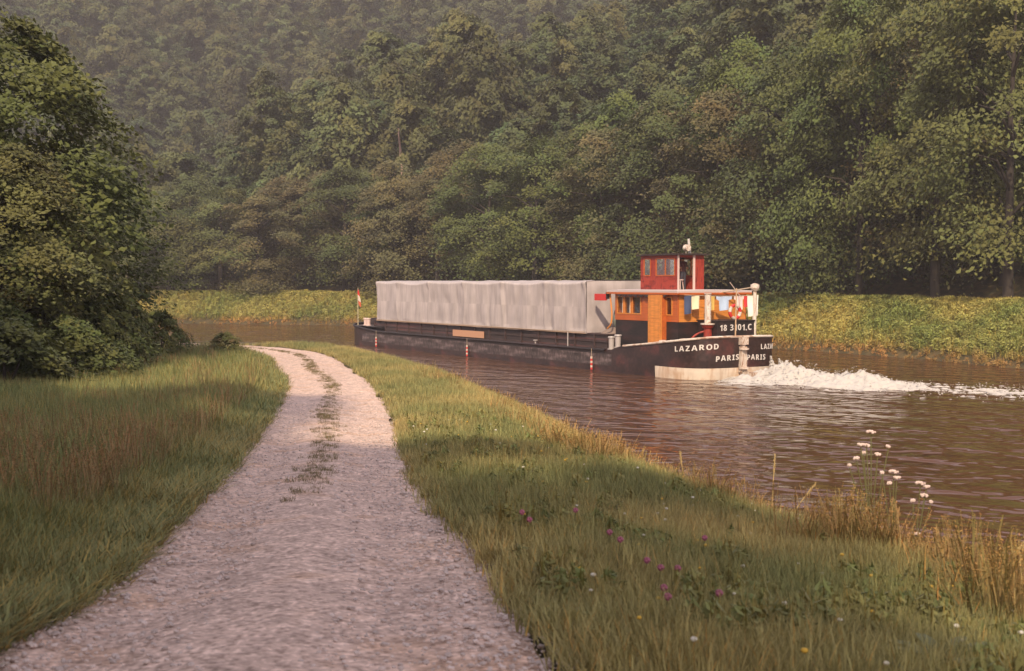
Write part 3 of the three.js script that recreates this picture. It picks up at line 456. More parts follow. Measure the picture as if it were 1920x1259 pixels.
// helmsman, seen from behind
{
  const bones = [[[0, 0.98, 0], [0, 1.25, 0], 0.13, 0.14], [[0, 1.25, 0], [0.02, 1.42, 0], 0.14, 0.13], [[0, 1.42, -0.16], [0, 1.42, 0.16], 0.075, 0.075], [[0, 1.44, 0], [0.03, 1.54, 0], 0.055, 0.05], [[0.04, 1.62, 0], [0.04, 1.68, 0], 0.095, 0.10], [[0.13, 1.62, 0], [0.14, 1.625, 0], 0.02, 0.015]];
  for (const s of [-1, 1]) bones.push([[0, 0.96, s * 0.09], [0.02, 0.52, s * 0.1], 0.095, 0.06], [[0.02, 0.52, s * 0.1], [-0.02, 0.09, s * 0.1], 0.058, 0.04], [[-0.03, 0.045, s * 0.1], [0.14, 0.035, s * 0.11], 0.045, 0.035], [[0, 1.41, s * 0.19], [-0.04, 1.14, s * 0.26], 0.055, 0.043], [[-0.04, 1.14, s * 0.26], [0.2, 1.08, s * 0.2], 0.042, 0.03], [[0.2, 1.08, s * 0.2], [0.28, 1.07, s * 0.18], 0.034, 0.03]);
  for (const s of [-1, 1]) for (let k = 0; k < 5; k++) bones.push([[0.27, 1.085 - k * 0.014, s * (0.19 - (k === 4 ? 0.03 : 0))], [k === 4 ? 0.31 : 0.335, 1.07 - k * 0.014, s * (k === 4 ? 0.14 : 0.165)], 0.009, 0.008]);
  const dist = (x, y, z) => { let r = 1e3; for (const [a, b, ra, rb] of bones) { const ex = b[0] - a[0], ey = b[1] - a[1], ez = b[2] - a[2], t = clamp(((x - a[0]) * ex + (y - a[1]) * ey + (z - a[2]) * ez) / (ex * ex + ey * ey + ez * ez), 0, 1), d = Math.hypot(x - a[0] - ex * t, y - a[1] - ey * t, z - a[2] - ez * t) - lerp(ra, rb, t), k = 0.035, h = clamp(0.5 + 0.5 * (r - d) / k, 0, 1); r = lerp(r, d, h) - k * h * (1 - h); } return r; };
  const res = 76, mc = new MarchingCubes(res, new THREE.MeshStandardMaterial(), false, false, 120000), S = 0.95; mc.isolation = 0;
  for (let k = 0; k < res; k++) for (let j = 0; j < res; j++) for (let i = 0; i < res; i++) { const f = (q) => (q - res / 2) / (res / 2) * S; mc.field[k * res * res + j * res + i] = -dist(f(i), f(j) + 0.9, f(k)); }
  mc.update(); const n = mc.count, pos = mc.positionArray.slice(0, n * 3), nor = mc.normalArray.slice(0, n * 3), col = new Float32Array(n * 3);
  for (let i = 0; i < n; i++) { const x = pos[i * 3] *= S, y = pos[i * 3 + 1] = pos[i * 3 + 1] * S + 0.9; pos[i * 3 + 2] *= S; const z = pos[i * 3 + 2]; const skin = y > 1.5 || (Math.abs(z) > 0.13 && y > 1.0 && y < 1.22 && (x > -0.02 || y < 1.2)); const hair = y > 1.6 && x < 0.07 + (y - 1.62) * 0.4; const c = hair ? [0.04, 0.025, 0.02] : skin ? [0.42, 0.2, 0.11] : y > 0.97 ? [0.10, 0.03, 0.03] : y > 0.08 ? [0.05, 0.045, 0.06] : [0.02, 0.02, 0.02]; col.set(c, i * 3); }
  const g = new THREE.BufferGeometry(); g.setAttribute('position', new THREE.BufferAttribute(pos, 3)); g.setAttribute('normal', new THREE.BufferAttribute(nor, 3)); g.setAttribute('color', new THREE.BufferAttribute(col, 3));
  const m = part(numbered('person'), g, new THREE.MeshStandardMaterial({ vertexColors: true, roughness: 0.85, side: THREE.DoubleSide })); m.scale.setScalar(0.87); aboard(m, 3.95, 3.865, 0.14);
  tag(m, 'person in dark clothes standing at the helm inside the red wheelhouse', 'person');
}
// ---------------------------------------------------------------- foam of the propeller
{
  const p = [], idx = [], NA = 380, NB = 150;
  for (let i = 0; i < NA; i++) for (let j = 0; j < NB; j++) {
    const a = lerp(-1.2, 19, i / (NA - 1)), b = lerp(-6.2, 5.0, j / (NB - 1));
    const mid = 0.25 * Math.sin(a * 0.5) - 0.12 * a * 0.3, wd = 1.5 + 0.16 * Math.max(a, 0), q = (b - mid) / wd;
    const hump = (c, w2, k) => k * Math.exp(-((a - c) ** 2) / w2);
    const core = Math.exp(-q * q * 1.7) * (hump(2.2, 1.5, 0.84) + hump(0.6, 1.0, 0.36) + hump(4.7, 1.4, 0.52) + hump(6.4, 1.6, 0.18));
    const spread = Math.exp(-((b - mid + 0.8) ** 2) / (6 + a * 0.5)) * smooth(-1.2, 0.6, a) * lerp(1, 0.8, smooth(5, 19, a));
    const n1 = fbm(a * 0.7, b * 2.0, 100, 4), n2 = fbm(a * 3.0, b * 5.0, 110, 4), n3 = fbm(a * 10, b * 13, 120, 3), n4 = Math.abs(fbm(a * 5, b * 7, 125, 3) - 0.5) * 2;
    let h = core * (0.12 + 0.75 * n1 + 0.45 * n2) + 0.30 * spread * (n1 * 1.4 + n2 * 1.2 - 1.25 - 0.08 * smooth(5, 8, a)) - 0.055 + 0.16 * (n3 - 0.5) * (0.25 + core) - 0.10 * n4 * (0.2 + core);
    h -= 0.3 * smooth(0.75, 1, Math.abs((j / (NB - 1)) * 2 - 1)) + 0.35 * smooth(17, 19, a);
    p.push(10.15 + a * 0.85 + b * 0.53, h, -(54.1 - a * 0.53 + b * 0.85));
    if (i && j) { const o = i * NB + j; idx.push(o - NB - 1, o - 1, o, o - NB - 1, o, o - NB); }
  }
  const g = new THREE.BufferGeometry(); g.setAttribute('position', new THREE.Float32BufferAttribute(p, 3)); g.setIndex(idx); g.computeVertexNormals();
  M.foam = mat(0.47, 0.43, 0.39, 0.9);
  const w = thing('propeller_foam', 'white churning foam behind the stern of the barge', 'foam', null, 'stuff');
  part('wash', g, M.foam, w);
  const drop = new THREE.IcosahedronGeometry(1, 1), D = [], fr = mulberry(77);
  for (let k = 0; k < 5200; k++) {
    const a = -0.6 + 16 * Math.pow(fr(), 1.6), b = (fr() + fr() + fr() - 1.5) * (1.8 + 0.17 * a) - 0.3, hump = Math.exp(-((a - 2.3) ** 2) / 1.4) * 0.8 + Math.exp(-((a - 4.9) ** 2) / 1.4) * 0.55;
    if (a > 7 && fr() < 0.7) continue; const y = fr() < 0.5 ? (0.1 + hump * 1.15 * Math.pow(fr(), 0.6)) * Math.exp(-b * b / 2) : 0.02, s = 0.008 + 0.022 * fr() * fr();
    D.push([10.15 + a * 0.85 + b * 0.53, y, -(54.1 - a * 0.53 + b * 0.85), s]);
  }
  for (let k = 0; k < 700; k++) { const j = k % 3, t = fr(), q = [[0.75, -1.0], [0.95, -1.35], [0.6, -1.75]][j]; D.push([10.01 + q[0] * 0.5 + 0.86 * -q[1] + 0.3 * (1 - t) * fr(), 0.15 + t * (0.85 - j * 0.12), -(54.45 + 0.3 + q[1] * -0.5 - 0.9) + 0.2 * (fr() - 0.5), 0.02 + 0.05 * (1 - t) * fr()]); }
  const im = new THREE.InstancedMesh(drop, M.foam, D.length), m4 = new THREE.Matrix4(); im.name = 'spray';
  D.forEach(([x, y, z, s], i) => im.setMatrixAt(i, m4.makeScale(s * (1 + 0.9 * hash(i, 1, 2)), s, s * (1 + hash(i, 2, 2))).setPosition(x, y, z))); im.castShadow = im.receiveShadow = true; w.add(im);
}
console.log('barge');
// ---------------------------------------------------------------- trees
const leafMat = (r, g, b, t = 0.3) => new THREE.MeshPhysicalMaterial({ color: new THREE.Color().setRGB(r, g, b), vertexColors: true, roughness: 0.85, transmission: t, thickness: 0, side: THREE.DoubleSide, specularIntensity: 0.35 });
M.bark = mat(0.04, 0.03, 0.024, 0.95); M.paleBark = mat(0.42, 0.27, 0.22, 0.9);
// a crown of leaf sprays: bough clumps on an uneven envelope, each a drooping pad of leaves
function crown(seed, o) {
  const r = mulberry(seed), L = new Leafage(), g = () => r() + r() + r() - 1.5;
  const lobes = []; for (let k = 0; k < 5; k++) lobes.push([r() * 6.283, 0.7 + 0.5 * r(), 0.25 + 0.3 * r()]);
  const reach = (a, t) => { let s = Math.pow(Math.max(0, Math.sin(Math.PI * Math.pow(clamp(t, 0, 1), o.low ?? 0.7))), 0.55); for (const [c, m, w] of lobes) s *= 1 + 0.16 * Math.cos((a - c) * Math.round(m * 3)) * w * 2; return o.R * s; };
  const per = Math.round(o.n / o.clumps);
  for (let k = 0; k < o.clumps; k++) {
    const t = Math.pow(r(), 0.9) * 0.96 + 0.02, a = r() * 6.283, e = 0.55 + 0.45 * Math.sqrt(r()), q = reach(a, t) * e;
    const cx = Math.cos(a) * q, cz = Math.sin(a) * q, cy = o.y0 + (o.y1 - o.y0) * t, size = o.R * (0.14 + 0.24 * r()) * (0.75 + 0.5 * (1 - t)), tone = 0.78 + 0.44 * r(), warm = (r() - 0.5) * 0.24;
    const ox = Math.cos(a), oz = Math.sin(a), tilt = 0.35 + 0.5 * r();
    for (let i = 0; i < per; i++) {
      const px = g() * size * 1.0, pz = g() * size * 0.85, py = g() * size * (o.flat ?? 0.42);
      const out = px, x = cx + ox * out - oz * pz, z = cz + oz * out + ox * pz, y = cy + py - tilt * Math.max(out, -size * 0.3) * 0.55 - 0.25 * (px * px + pz * pz) / size;
      let nx = ox * 0.55 + (r() - 0.5) * 1.25, ny = 0.7 + (r() - 0.5) * 1.1, nz = oz * 0.55 + (r() - 0.5) * 1.25; const l = Math.hypot(nx, ny, nz); nx /= l; ny /= l; nz /= l;
      const v = tone * (0.88 + 0.24 * r()), s = o.leaf * (0.65 + 0.7 * r());
      L.leaf(x, y, z, nx, ny, nz, r() * 6.283, s * 1.25, s * 0.8, [v * (1 + warm), v, v * (1 - warm * 0.6)], 0.2);
    }
  }
  return L.build();
}
function trunk(seed, h, r0, limbs, spread) {
  const r = mulberry(seed), P = [[0, -0.3, 0], [0.1 * (r() - 0.5), h * 0.3, 0.1], [0.3 * (r() - 0.5), h * 0.65, 0.2 * (r() - 0.5)], [0.4 * (r() - 0.5), h, 0]];
  const gs = [];
  for (let k = 0; k < 3; k++) gs.push(rod(P[k], P[k + 1], r0 * (1 - 0.28 * k), r0 * (0.72 - 0.28 * k) + 0.01, 9));
  for (let k = 0; k < limbs; k++) { const a = r() * 6.283, y = h * (0.25 + 0.6 * r()), q = spread * (0.5 + 0.4 * r()), A = [0.1, y, 0.05], B = [Math.cos(a) * q * 0.55, y + q * 0.38, Math.sin(a) * q * 0.55], C = [Math.cos(a + 0.2) * q, y + q * 0.45, Math.sin(a + 0.2) * q]; gs.push(rod(A, B, r0 * 0.34, r0 * 0.2, 6), rod(B, C, r0 * 0.2, r0 * 0.07, 5)); }
  return merge(gs);
}
// far wood: six kinds of crown for the front row, four light ones behind
const greens = [[0.120, 0.142, 0.040], [0.096, 0.114, 0.038], [0.144, 0.150, 0.046], [0.140, 0.118, 0.050], [0.118, 0.148, 0.038], [0.156, 0.138, 0.058]].map((c) => leafMat(...c));
const frontKinds = [0, 1, 2, 3, 4, 5].map((k) => ({ crown: crown(300 + k, { R: 4.6 + 0.5 * (k % 3), y0: k % 3 === 1 ? 1.9 : 0.8, y1: 15, n: 20000, clumps: 78 + 7 * k, leaf: 0.195, low: [0.62, 0.8, 0.55, 0.95, 0.7, 0.5][k] }), trunk: trunk(320 + k, 12.5, 0.30, 11, 4.2) }));
const farBase = (s, off) => { // point s metres along the far bank, off metres inland
  let acc = 0; for (let i = 0; i + 1 < farEdge.length; i++) { const [ax, ay] = farEdge[i], [bx, by] = farEdge[i + 1], l = Math.hypot(bx - ax, by - ay); if (acc + l > s) { const t = (s - acc) / l; return [lerp(ax, bx, t) + off * (by - ay) / l, lerp(ay, by, t) - off * (bx - ax) / l]; } acc += l; } return farEdge.at(-1); };
const ordinals = ['first', 'second', 'third', 'fourth', 'fifth', 'sixth', 'seventh', 'eighth', 'ninth', 'tenth', 'eleventh', 'twelfth', 'thirteenth', 'fourteenth', 'fifteenth', 'sixteenth', 'seventeenth', 'eighteenth', 'nineteenth', 'twentieth', 'twenty-first', 'twenty-second', 'twenty-third', 'twenty-fourth', 'twenty-fifth', 'twenty-sixth'];
const spots = [];                       // every far tree: x, depth, kept for spacing
{
  const rows = [[8.2, 'front row', 6.3, 0], [13.6, 'second row', 7.0, 3]];
  for (const [off, rowName, gap, shift] of rows) {
    const list = [];
    for (let s = 122 + shift; s < 300; s += gap * (0.66 + 0.8 * rnd())) {
      const [x, d] = farBase(s, off + (rnd() - 0.5) * 2.6);
      if (Math.abs(x / d) < 0.47 && d > 30) list.push([x, d]);
    }
    list.sort((a, b) => a[0] / a[1] - b[0] / b[1]);
    list.forEach(([x, d], i) => {
      spots.push([x, d]);
      const K = frontKinds[Math.floor(rnd() * 6)], hgt = (x > 0 ? lerp(0.98, 1.32, smooth(0, 30, x)) : lerp(0.92, 0.72, smooth(0, -40, x))) * (0.9 + 0.22 * rnd());
      const t = thing('broadleaf_tree', `leafy green tree on the far bank, ${ordinals[i]} from the left in the ${rowName}`, 'tree', `${rowName} of trees on the far bank`);
      t.position.set(x, groundAt(x, d), -d); t.rotation.y = rnd() * 6.283; t.scale.set(0.95 + 0.2 * rnd(), hgt, 0.95 + 0.2 * rnd());
      part('crown', K.crown, greens[Math.floor(rnd() * 6)], t); part('trunk', K.trunk, M.bark, t);
    });
  }
}
{
  const kinds = [0, 1, 2, 3].map((k) => crown(400 + k, { R: 4.3, y0: 1.5, y1: 14, n: 7000, clumps: 60, leaf: 0.34, low: [0.7, 0.5, 0.9, 0.6][k] }));
  const wood = thing('hillside_wood', 'dense green wood covering the hillside beyond the canal', 'wood', null, 'stuff');
  const put = [[], [], [], []], r = mulberry(99);
  for (let k = 0; k < 9000; k++) {
    const zone = r(); let x, d; if (zone < 0.55) { x = lerp(-70, 75, r()); d = lerp(62, 215, r()); } else { d = lerp(200, 430, Math.pow(r(), 0.9)); x = d * lerp(-0.5, 0.5, r()); }
    if (Math.abs(x / d) > 0.5 || d < 50) continue; const sf = signed(farEdge, x, d); if (sf < 16.5) continue;
    const gap = d > 200 ? 5.6 : 4.4; let ok = true; for (const q of spots) if ((q[0] - x) ** 2 + (q[1] - d) ** 2 < gap * gap) { ok = false; break; } if (!ok) continue;
    spots.push([x, d]); put[Math.floor(r() * 4)].push([x, groundAt(x, d) - 0.4, -d, r() * 6.283, (0.85 + 0.4 * r()) * (d > 200 ? 1.1 : x < -20 ? 0.9 : 1), r(), r()]);
  }
  const m4 = new THREE.Matrix4(), q = new THREE.Quaternion(), Y = new THREE.Vector3(0, 1, 0), m = leafMat(1, 1, 1), c = new THREE.Color();
  kinds.forEach((g, k) => { const im = new THREE.InstancedMesh(g, m, put[k].length); im.name = 'crowns'; im.castShadow = im.receiveShadow = true; put[k].forEach(([x, y, z, a, s, t, w], i) => { im.setMatrixAt(i, m4.compose(new THREE.Vector3(x, y, z), q.setFromAxisAngle(Y, a), new THREE.Vector3(s, s * (0.75 + 0.6 * w), s))); const v = 0.8 + 0.45 * t; im.setColorAt(i, c.setRGB(0.104 * v * (0.85 + 0.35 * w), 0.124 * v, 0.046 * v)); }); wood.add(im); });
  console.log('wood', put.map((p) => p.length).join());
  // a pale bare trunk standing among the crowns
  const dt = thing('bare_trunk', 'pale bare trunk among the treetops above the barge', 'trunk'); const x = -12.2, d = 139; dt.position.set(x, groundAt(x, d), -d);
  part('stem', [rod([0, -0.5, 0], [0.2, 9, 0], 0.3, 0.2), rod([0.2, 9, 0], [-0.4, 15.5, 0], 0.2, 0.08), rod([0.1, 11, 0], [1.2, 13.5, 0.3], 0.09, 0.03)], M.paleBark, dt);
}
// trees of the near side, left of the towpath, and those behind the viewpoint that shade it
const nearLeaf = [leafMat(0.110, 0.124, 0.036, 0.3), leafMat(0.118, 0.128, 0.038, 0.3), leafMat(0.140, 0.132, 0.042, 0.3)];
const nearKinds = [0, 1, 2, 3].map((k) => ({ crown: crown(500 + k, k === 3 ? { R: 4.3, y0: 9, y1: 17.5, n: 34000, clumps: 130, leaf: 0.17, low: 1 } : { R: 3.8, y0: 0.5 + 0.9 * k, y1: 10.5, n: 30000, clumps: 120, leaf: 0.15, low: k === 0 ? 0.92 : 0.6 + 0.06 * k }), trunk: trunk(520 + k, k === 3 ? 14 : 8.8, 0.24, 12, 3.2) }));
function nearTree(k, x, d, s, sy, label, group) {
  const t = thing('towpath_tree', label, 'tree', group); t.position.set(x, groundAt(x, d), -d); t.rotation.y = x * 7.3; t.scale.set(s, sy, s);
  part('crown', nearKinds[k].crown, nearLeaf[k % 3], t); part('trunk', nearKinds[k].trunk, M.bark, t);
}
nearTree(0, -15.3, 37.5, 1.08, 1.0, 'dense dark tree left of the towpath, its round crown highest of the thicket', 'trees left of the towpath');
nearTree(1, -19.6, 41, 1.15, 1.4, 'taller yellowish tree at the very left edge, behind the dark tree', 'trees left of the towpath');
nearTree(2, -13.6, 33.2, 0.72, 0.6, 'lower tree in front of the dark round tree on the left', 'trees left of the towpath');
nearTree(0, -16.9, 46, 0.9, 0.72, 'tree half hidden behind the dark round tree, nearest the canal bend', 'trees left of the towpath');
for (const [k, x, d, s, sy] of [[3, -5.75, -6.9, 1.12, 1.06], [3, -5.75, -10.6, 1.05, 1], [1, -8.2, -3, 1.05, 1.2], [3, -9.6, -1.0, 1, 0.95], [2, -8.4, 5.3, 0.9, 1.72], [2, -12.5, 8.5, 1.0, 1.3], [1, -14.8, 17.5, 1.0, 1.2], [2, -15.5, -2, 1.1, 1.4]])
  nearTree(k, x, d, s, sy, 'leafy tree beside the towpath behind the viewpoint, shading the foreground', 'trees outside the picture that shade the towpath');
// bushes
const bushKinds = [0, 1].map((k) => crown(600 + k, { R: 1.3, y0: 0.05, y1: 2.0, n: 5200, clumps: 46, leaf: 0.10, low: 0.5 }));
[[-11.9, 36.4, 1.1, 1.1, 'dark bush at the right foot of the left thicket'], [-12.6, 33.6, 1.15, 1.2, 'rounded bush below the lower left tree'], [-12.9, 31.2, 1.2, 1.1, 'wide dark bush at the left edge, lowest of the thicket'], [-12.6, 39.8, 1.05, 1.3, 'tall bush on the thicket edge beside the glimpse of path'], [-10.9, 47.6, 0.55, 0.45, 'small lone bush beside the towpath bend'], [-14.6, 30.5, 1.3, 1.4, 'bush at the left picture edge under the trees'], [-12.8, 45.5, 0.8, 0.85, 'low bush between the thicket and the lone bush'], [-11.6, 28.6, 1.25, 0.85, 'low dark bush nearest the viewer at the left picture edge'], [-11.0, 31.0, 1.05, 0.85, 'low dark bush at the front right corner of the thicket'], [-11.3, 34.2, 0.85, 0.9, 'small dark bush beside the thicket, nearest the towpath']]
  .forEach(([x, d, s, sy, label], i) => { const t = thing('bush', label, 'bush', 'bushes left of the towpath'); t.position.set(x, groundAt(x, d), -d); t.rotation.y = i * 2.1; t.scale.set(s, sy, s); part('crown', bushKinds[i % 2], nearLeaf[i === 4 ? 2 : i % 2], t); part('stem', [rod([0, -0.1, 0], [0.1, 0.9, 0], 0.05, 0.02), rod([0, -0.1, 0], [-0.3, 0.9, 0.2], 0.04, 0.015), rod([0, -0.1, 0], [0.1, 0.8, -0.35], 0.04, 0.015)], M.bark, t); });
console.log('trees');

// ---------------------------------------------------------------- grass and weeds
const col = (r, g, b, v) => [r * v, g * v, b * v];
function tuft(seed, o) { const r = mulberry(seed), L = new Leafage(); for (let k = 0; k < o.n; k++) { const a = r() * 6.283, q = o.rad * Math.sqrt(r()), h = o.h * (0.5 + 0.7 * r()), v = 0.75 + 0.5 * r(), dry = r() < o.dry; L.blade(Math.cos(a) * q, Math.sin(a) * q, h, o.w * (0.7 + 0.6 * r()), r() * 6.283, o.lean * h * r(), o.curve * h * r(), dry ? col(1.9, 1.35, 1.0, v) : col(1, 1, 1, v), 0, o.tip); } return L.build(); }
function stalks(seed, n, h) { const r = mulberry(seed), L = new Leafage(); for (let k = 0; k < n; k++) { const x = 0.12 * (r() - 0.5), z = 0.12 * (r() - 0.5), a = r() * 6.283, hh = h * (0.6 + 0.5 * r()), ln = 0.25 * hh * r(); L.blade(x, z, hh, 0.006, a, ln, 0.1 * hh, col(1, 1, 1, 1), 0, 0.8); for (let i = 0; i < 7; i++) { const t = 0.82 + i * 0.03, rr = ln * t + 0.1 * hh * t * t; L.leaf(x + Math.cos(a) * rr + 0.012 * (r() - 0.5), hh * (t - 0.02) , z + Math.sin(a) * rr + 0.012 * (r() - 0.5), r() - 0.5, 0.3, r() - 0.5, r() * 6, 0.035, 0.012, col(1.15, 0.95, 0.8, 0.8 + 0.4 * r())); } if (k % 2) L.blade(x, z, hh * 0.5, 0.008, r() * 6.283, 0.1, 0.12, col(0.7, 0.9, 0.6, 1)); } return L.build(); }
function weed(seed, h, n, s) { const r = mulberry(seed), L = new Leafage(); for (let k = 0; k < n; k++) { const t = Math.pow(r(), 0.7), a = r() * 6.283, q = (0.12 + 0.28 * r()) * h * (1.1 - 0.6 * t), v = 0.7 + 0.6 * r(); L.leaf(Math.cos(a) * q, t * h, Math.sin(a) * q, Math.cos(a) * 0.5 + (r() - 0.5), 0.7 * r() + 0.2, Math.sin(a) * 0.5 + (r() - 0.5), r() * 6.283, s * (0.8 + 0.8 * r()), s * 0.45, col(1, 1, 1, v)); } for (let k = 0; k < 5; k++) L.blade(0.1 * (r() - 0.5), 0.1 * (r() - 0.5), h * 1.15, 0.015, r() * 6.283, 0.2 * h * r(), 0.1 * h, col(1.25, 1.0, 0.8, 1)); return L.build(); }
const grassMat = new THREE.MeshPhysicalMaterial({ color: 0xffffff, vertexColors: true, roughness: 0.8, transmission: 0.25, thickness: 0, specularIntensity: 0.4, side: THREE.DoubleSide });
function scatter(name, label, category, kinds, place, n, seed, mat_ = grassMat) {
  const w = thing(name, label, category, null, 'stuff'), r = mulberry(seed), put = kinds.map(() => []);
  for (let k = 0; k < n; k++) { const q = place(r, k); if (q) put[Math.floor(r() * kinds.length)].push(q); }
  const m4 = new THREE.Matrix4(), e = new THREE.Euler(), qn = new THREE.Quaternion(), c = new THREE.Color();
  kinds.forEach((g, i) => { if (!put[i].length) return; const im = new THREE.InstancedMesh(g, mat_, put[i].length); im.name = 'tufts'; im.castShadow = im.receiveShadow = true; put[i].forEach((q, j) => { im.setMatrixAt(j, m4.compose(new THREE.Vector3(q.x, q.y, q.z), qn.setFromEuler(e.set(q.tx ?? 0, q.a, q.tz ?? 0)), new THREE.Vector3(q.s, q.sy ?? q.s, q.s))); im.setColorAt(j, c.setRGB(...q.c)); }); w.add(im); });
  return w;
}
const lawn = [0, 1, 2, 3].map((k) => tuft(700 + k, { n: 20, h: 0.15, rad: 0.10, w: 0.0075, lean: 0.5, curve: 0.5, dry: 0.10, tip: 0.15 }));
const meadow = [0, 1, 2].map((k) => tuft(710 + k, { n: 20, h: 0.42, rad: 0.16, w: 0.0095, lean: 0.35, curve: 0.45, dry: 0.22, tip: 0.1 }));
const golden = [0, 1, 2].map((k) => stalks(720 + k, 9, 0.6)), weeds = [0, 1, 2].map((k) => weed(730 + k, 0.75, 60, 0.16)), herb = [0, 1].map((k) => weed(740 + k, 0.22, 26, 0.07));
const patch = (x, d, k) => fbm(x * 0.55, d * 0.4, k, 3);
const green = (x, d, r, warm = 0) => { const p = patch(x, d, 150), v = 0.75 + 0.5 * r(), w = clamp(p * 1.5 - 0.4 + warm + (r() - 0.5) * 0.3, 0, 1); return [lerp(0.25, 0.48, w) * v, lerp(0.255, 0.375, w) * v, lerp(0.10, 0.155, w) * v]; };
const logd = (r, a, b) => a * Math.pow(b / a, r());
// verge between path and water
scatter('verge_grass', 'short green grass on the verge between the towpath and the canal', 'grass', lawn, (r) => {
  const d = logd(r, 4.2, 58), xr = atDepth(PATH_R, d), xc = atDepth(crest, d), x = lerp(xr - 0.12, xc + 2.6, Math.pow(r(), 0.85)); const sp = signed(PATH_R, x, d); if (sp < 0.05 - 0.14 * r()) return null; if (x / d > 0.52) return null;
  const g = 0.7 + 0.5 * patch(x, d, 151) + 0.5 * smooth(0, 0.5, sp) + 0.5 * smooth(-0.8, 0.6, signed(crest, x, d)); const s = 0.84 * g * (0.65 + 0.6 * r());
  return { x, y: groundAt(x, d) - 0.02, z: -d, a: r() * 6.283, s: 0.75 + 0.4 * r(), sy: s, tx: (r() - 0.5) * 0.3, tz: (r() - 0.5) * 0.3, c: green(x, d, r, 0.10 * smooth(0.5, 0, sp) + 0.25 * smooth(-0.7, 0.3, signed(crest, x, d))) };
}, 52000, 1001);
scatter('bank_grass', 'tall golden grass along the edge of the near bank', 'grass', [...golden, meadow[0]], (r) => {
  const d = logd(r, 5, 40), xc = atDepth(crest, d), o = -0.7 + 3.4 * Math.pow(r(), 1.1), x = xc + o; if (x / d > 0.5 || (d < 9.5 && r() < 0.6)) return null; if (d > 17 && r() < 0.5 + 0.4 * smooth(17, 25, d)) return null; if (patch(x * 2, d * 2, 160) < 0.38 + 0.25 * smooth(0.4, -0.7, o)) return null;
  const v = 0.75 + 0.5 * r(), w = r(); return { x, y: groundAt(x, d) - 0.02, z: -d, a: r() * 6.283, s: 0.8 + 0.5 * r(), sy: (0.6 + 0.6 * r()) * lerp(0.9, 0.66, smooth(8, 14, d)), c: [lerp(0.26, 0.46, w) * v, lerp(0.215, 0.29, w) * v, lerp(0.07, 0.12, w) * v] };
}, 9000, 1002);
scatter('verge_herbs', 'small broad-leaved herbs and clover leaves in the verge grass', 'herbs', herb, (r) => {
  const d = logd(r, 4.4, 22), xr = atDepth(PATH_R, d), xc = atDepth(crest, d), x = lerp(xr + 0.15, xc + 1.4, r()); if (x / d > 0.5 || patch(x * 3, d * 3, 170) < 0.5) return null;
  const v = 0.8 + 0.5 * r(), w = r(); return { x, y: groundAt(x, d), z: -d, a: r() * 6.283, s: 0.5 + 0.6 * r(), sy: 0.4 + 0.6 * r(), c: [lerp(0.15, 0.25, w) * v, lerp(0.18, 0.22, w) * v, lerp(0.06, 0.075, w) * v] };
}, 3800, 1003);
// meadow left of the path
scatter('meadow_grass', 'long uncut grass on the left side of the towpath', 'grass', [...meadow, lawn[0]], (r) => {
  const d = logd(r, 4.6, 62), xl = atDepth(PATH_L, d), wide = Math.max(1.5, 0.43 * d + xl + 1.6), x = xl - wide * Math.pow(r(), 1.05) + 0.05, o = xl - x; if (d > 53) return null;
  const s = lerp(0.35, 0.95, smooth(0.05, 1.2, o)) * (0.7 + 0.5 * r()), dull = patch(x * 0.8, d * 0.8, 180), v = 0.8 + 0.4 * r(), w = clamp(dull * 1.6 - 0.45 + 0.3 * (r() - 0.5), 0, 1);
  return { x, y: groundAt(x, d) - 0.03, z: -d, a: r() * 6.283, s: 0.85 + 0.4 * r(), sy: s, tx: (r() - 0.5) * 0.35, tz: (r() - 0.5) * 0.35, c: [lerp(0.20, 0.31, w) * v, lerp(0.235, 0.29, w) * v, lerp(0.09, 0.12, w) * v] };
}, 46000, 1004);
scatter('meadow_weeds', 'reddish seed stalks and weeds in the long grass on the left', 'weeds', golden, (r) => {
  const d = logd(r, 9, 54), xl = atDepth(PATH_L, d), wide = Math.max(1, 0.43 * d + xl + 1), x = xl - 0.5 - wide * r(); if (patch(x, d, 190) < 0.47) return null; const v = 0.7 + 0.5 * r(), w = r(); return { x, y: groundAt(x, d), z: -d, a: r() * 6.283, s: 0.7 + 0.4 * r(), sy: 0.5 + 0.5 * r(), c: [lerp(0.26, 0.42, w) * v, lerp(0.19, 0.27, w) * v, lerp(0.09, 0.14, w) * v] };
}, 1500, 1005);
scatter('path_grass', 'thin strip of grass growing down the middle of the towpath', 'grass', lawn, (r) => {
  const t = r(), i = 138 + Math.floor(t * 122), a = PATH_L[i], b = PATH_R[i]; const q = 0.5 + 0.09 * (r() + r() + r() - 1.5) + 0.03 * Math.sin(i * 0.2), j = r(), a2 = PATH_L[i + 1], b2 = PATH_R[i + 1], x = lerp(lerp(a[0], b[0], q), lerp(a2[0], b2[0], q), j), d = lerp(lerp(a[1], b[1], q), lerp(a2[1], b2[1], q), j); if (d < 8 || d > 55) return null; const dens = smooth(9, 16, d); if (r() > dens * (0.35 + 0.65 * smooth(0.4, 0.6, patch(x * 2.5, d * 1.2, 200)))) return null;
  const v = 0.75 + 0.4 * r(); return { x, y: landAt(x, d) + 0.005, z: -d, a: r() * 6.283, s: 0.7 * (0.6 + 0.5 * r()), sy: 0.35 * (0.6 + 0.6 * r()), c: [0.2 * v, 0.165 * v, 0.07 * v] };
}, 2000, 1006);
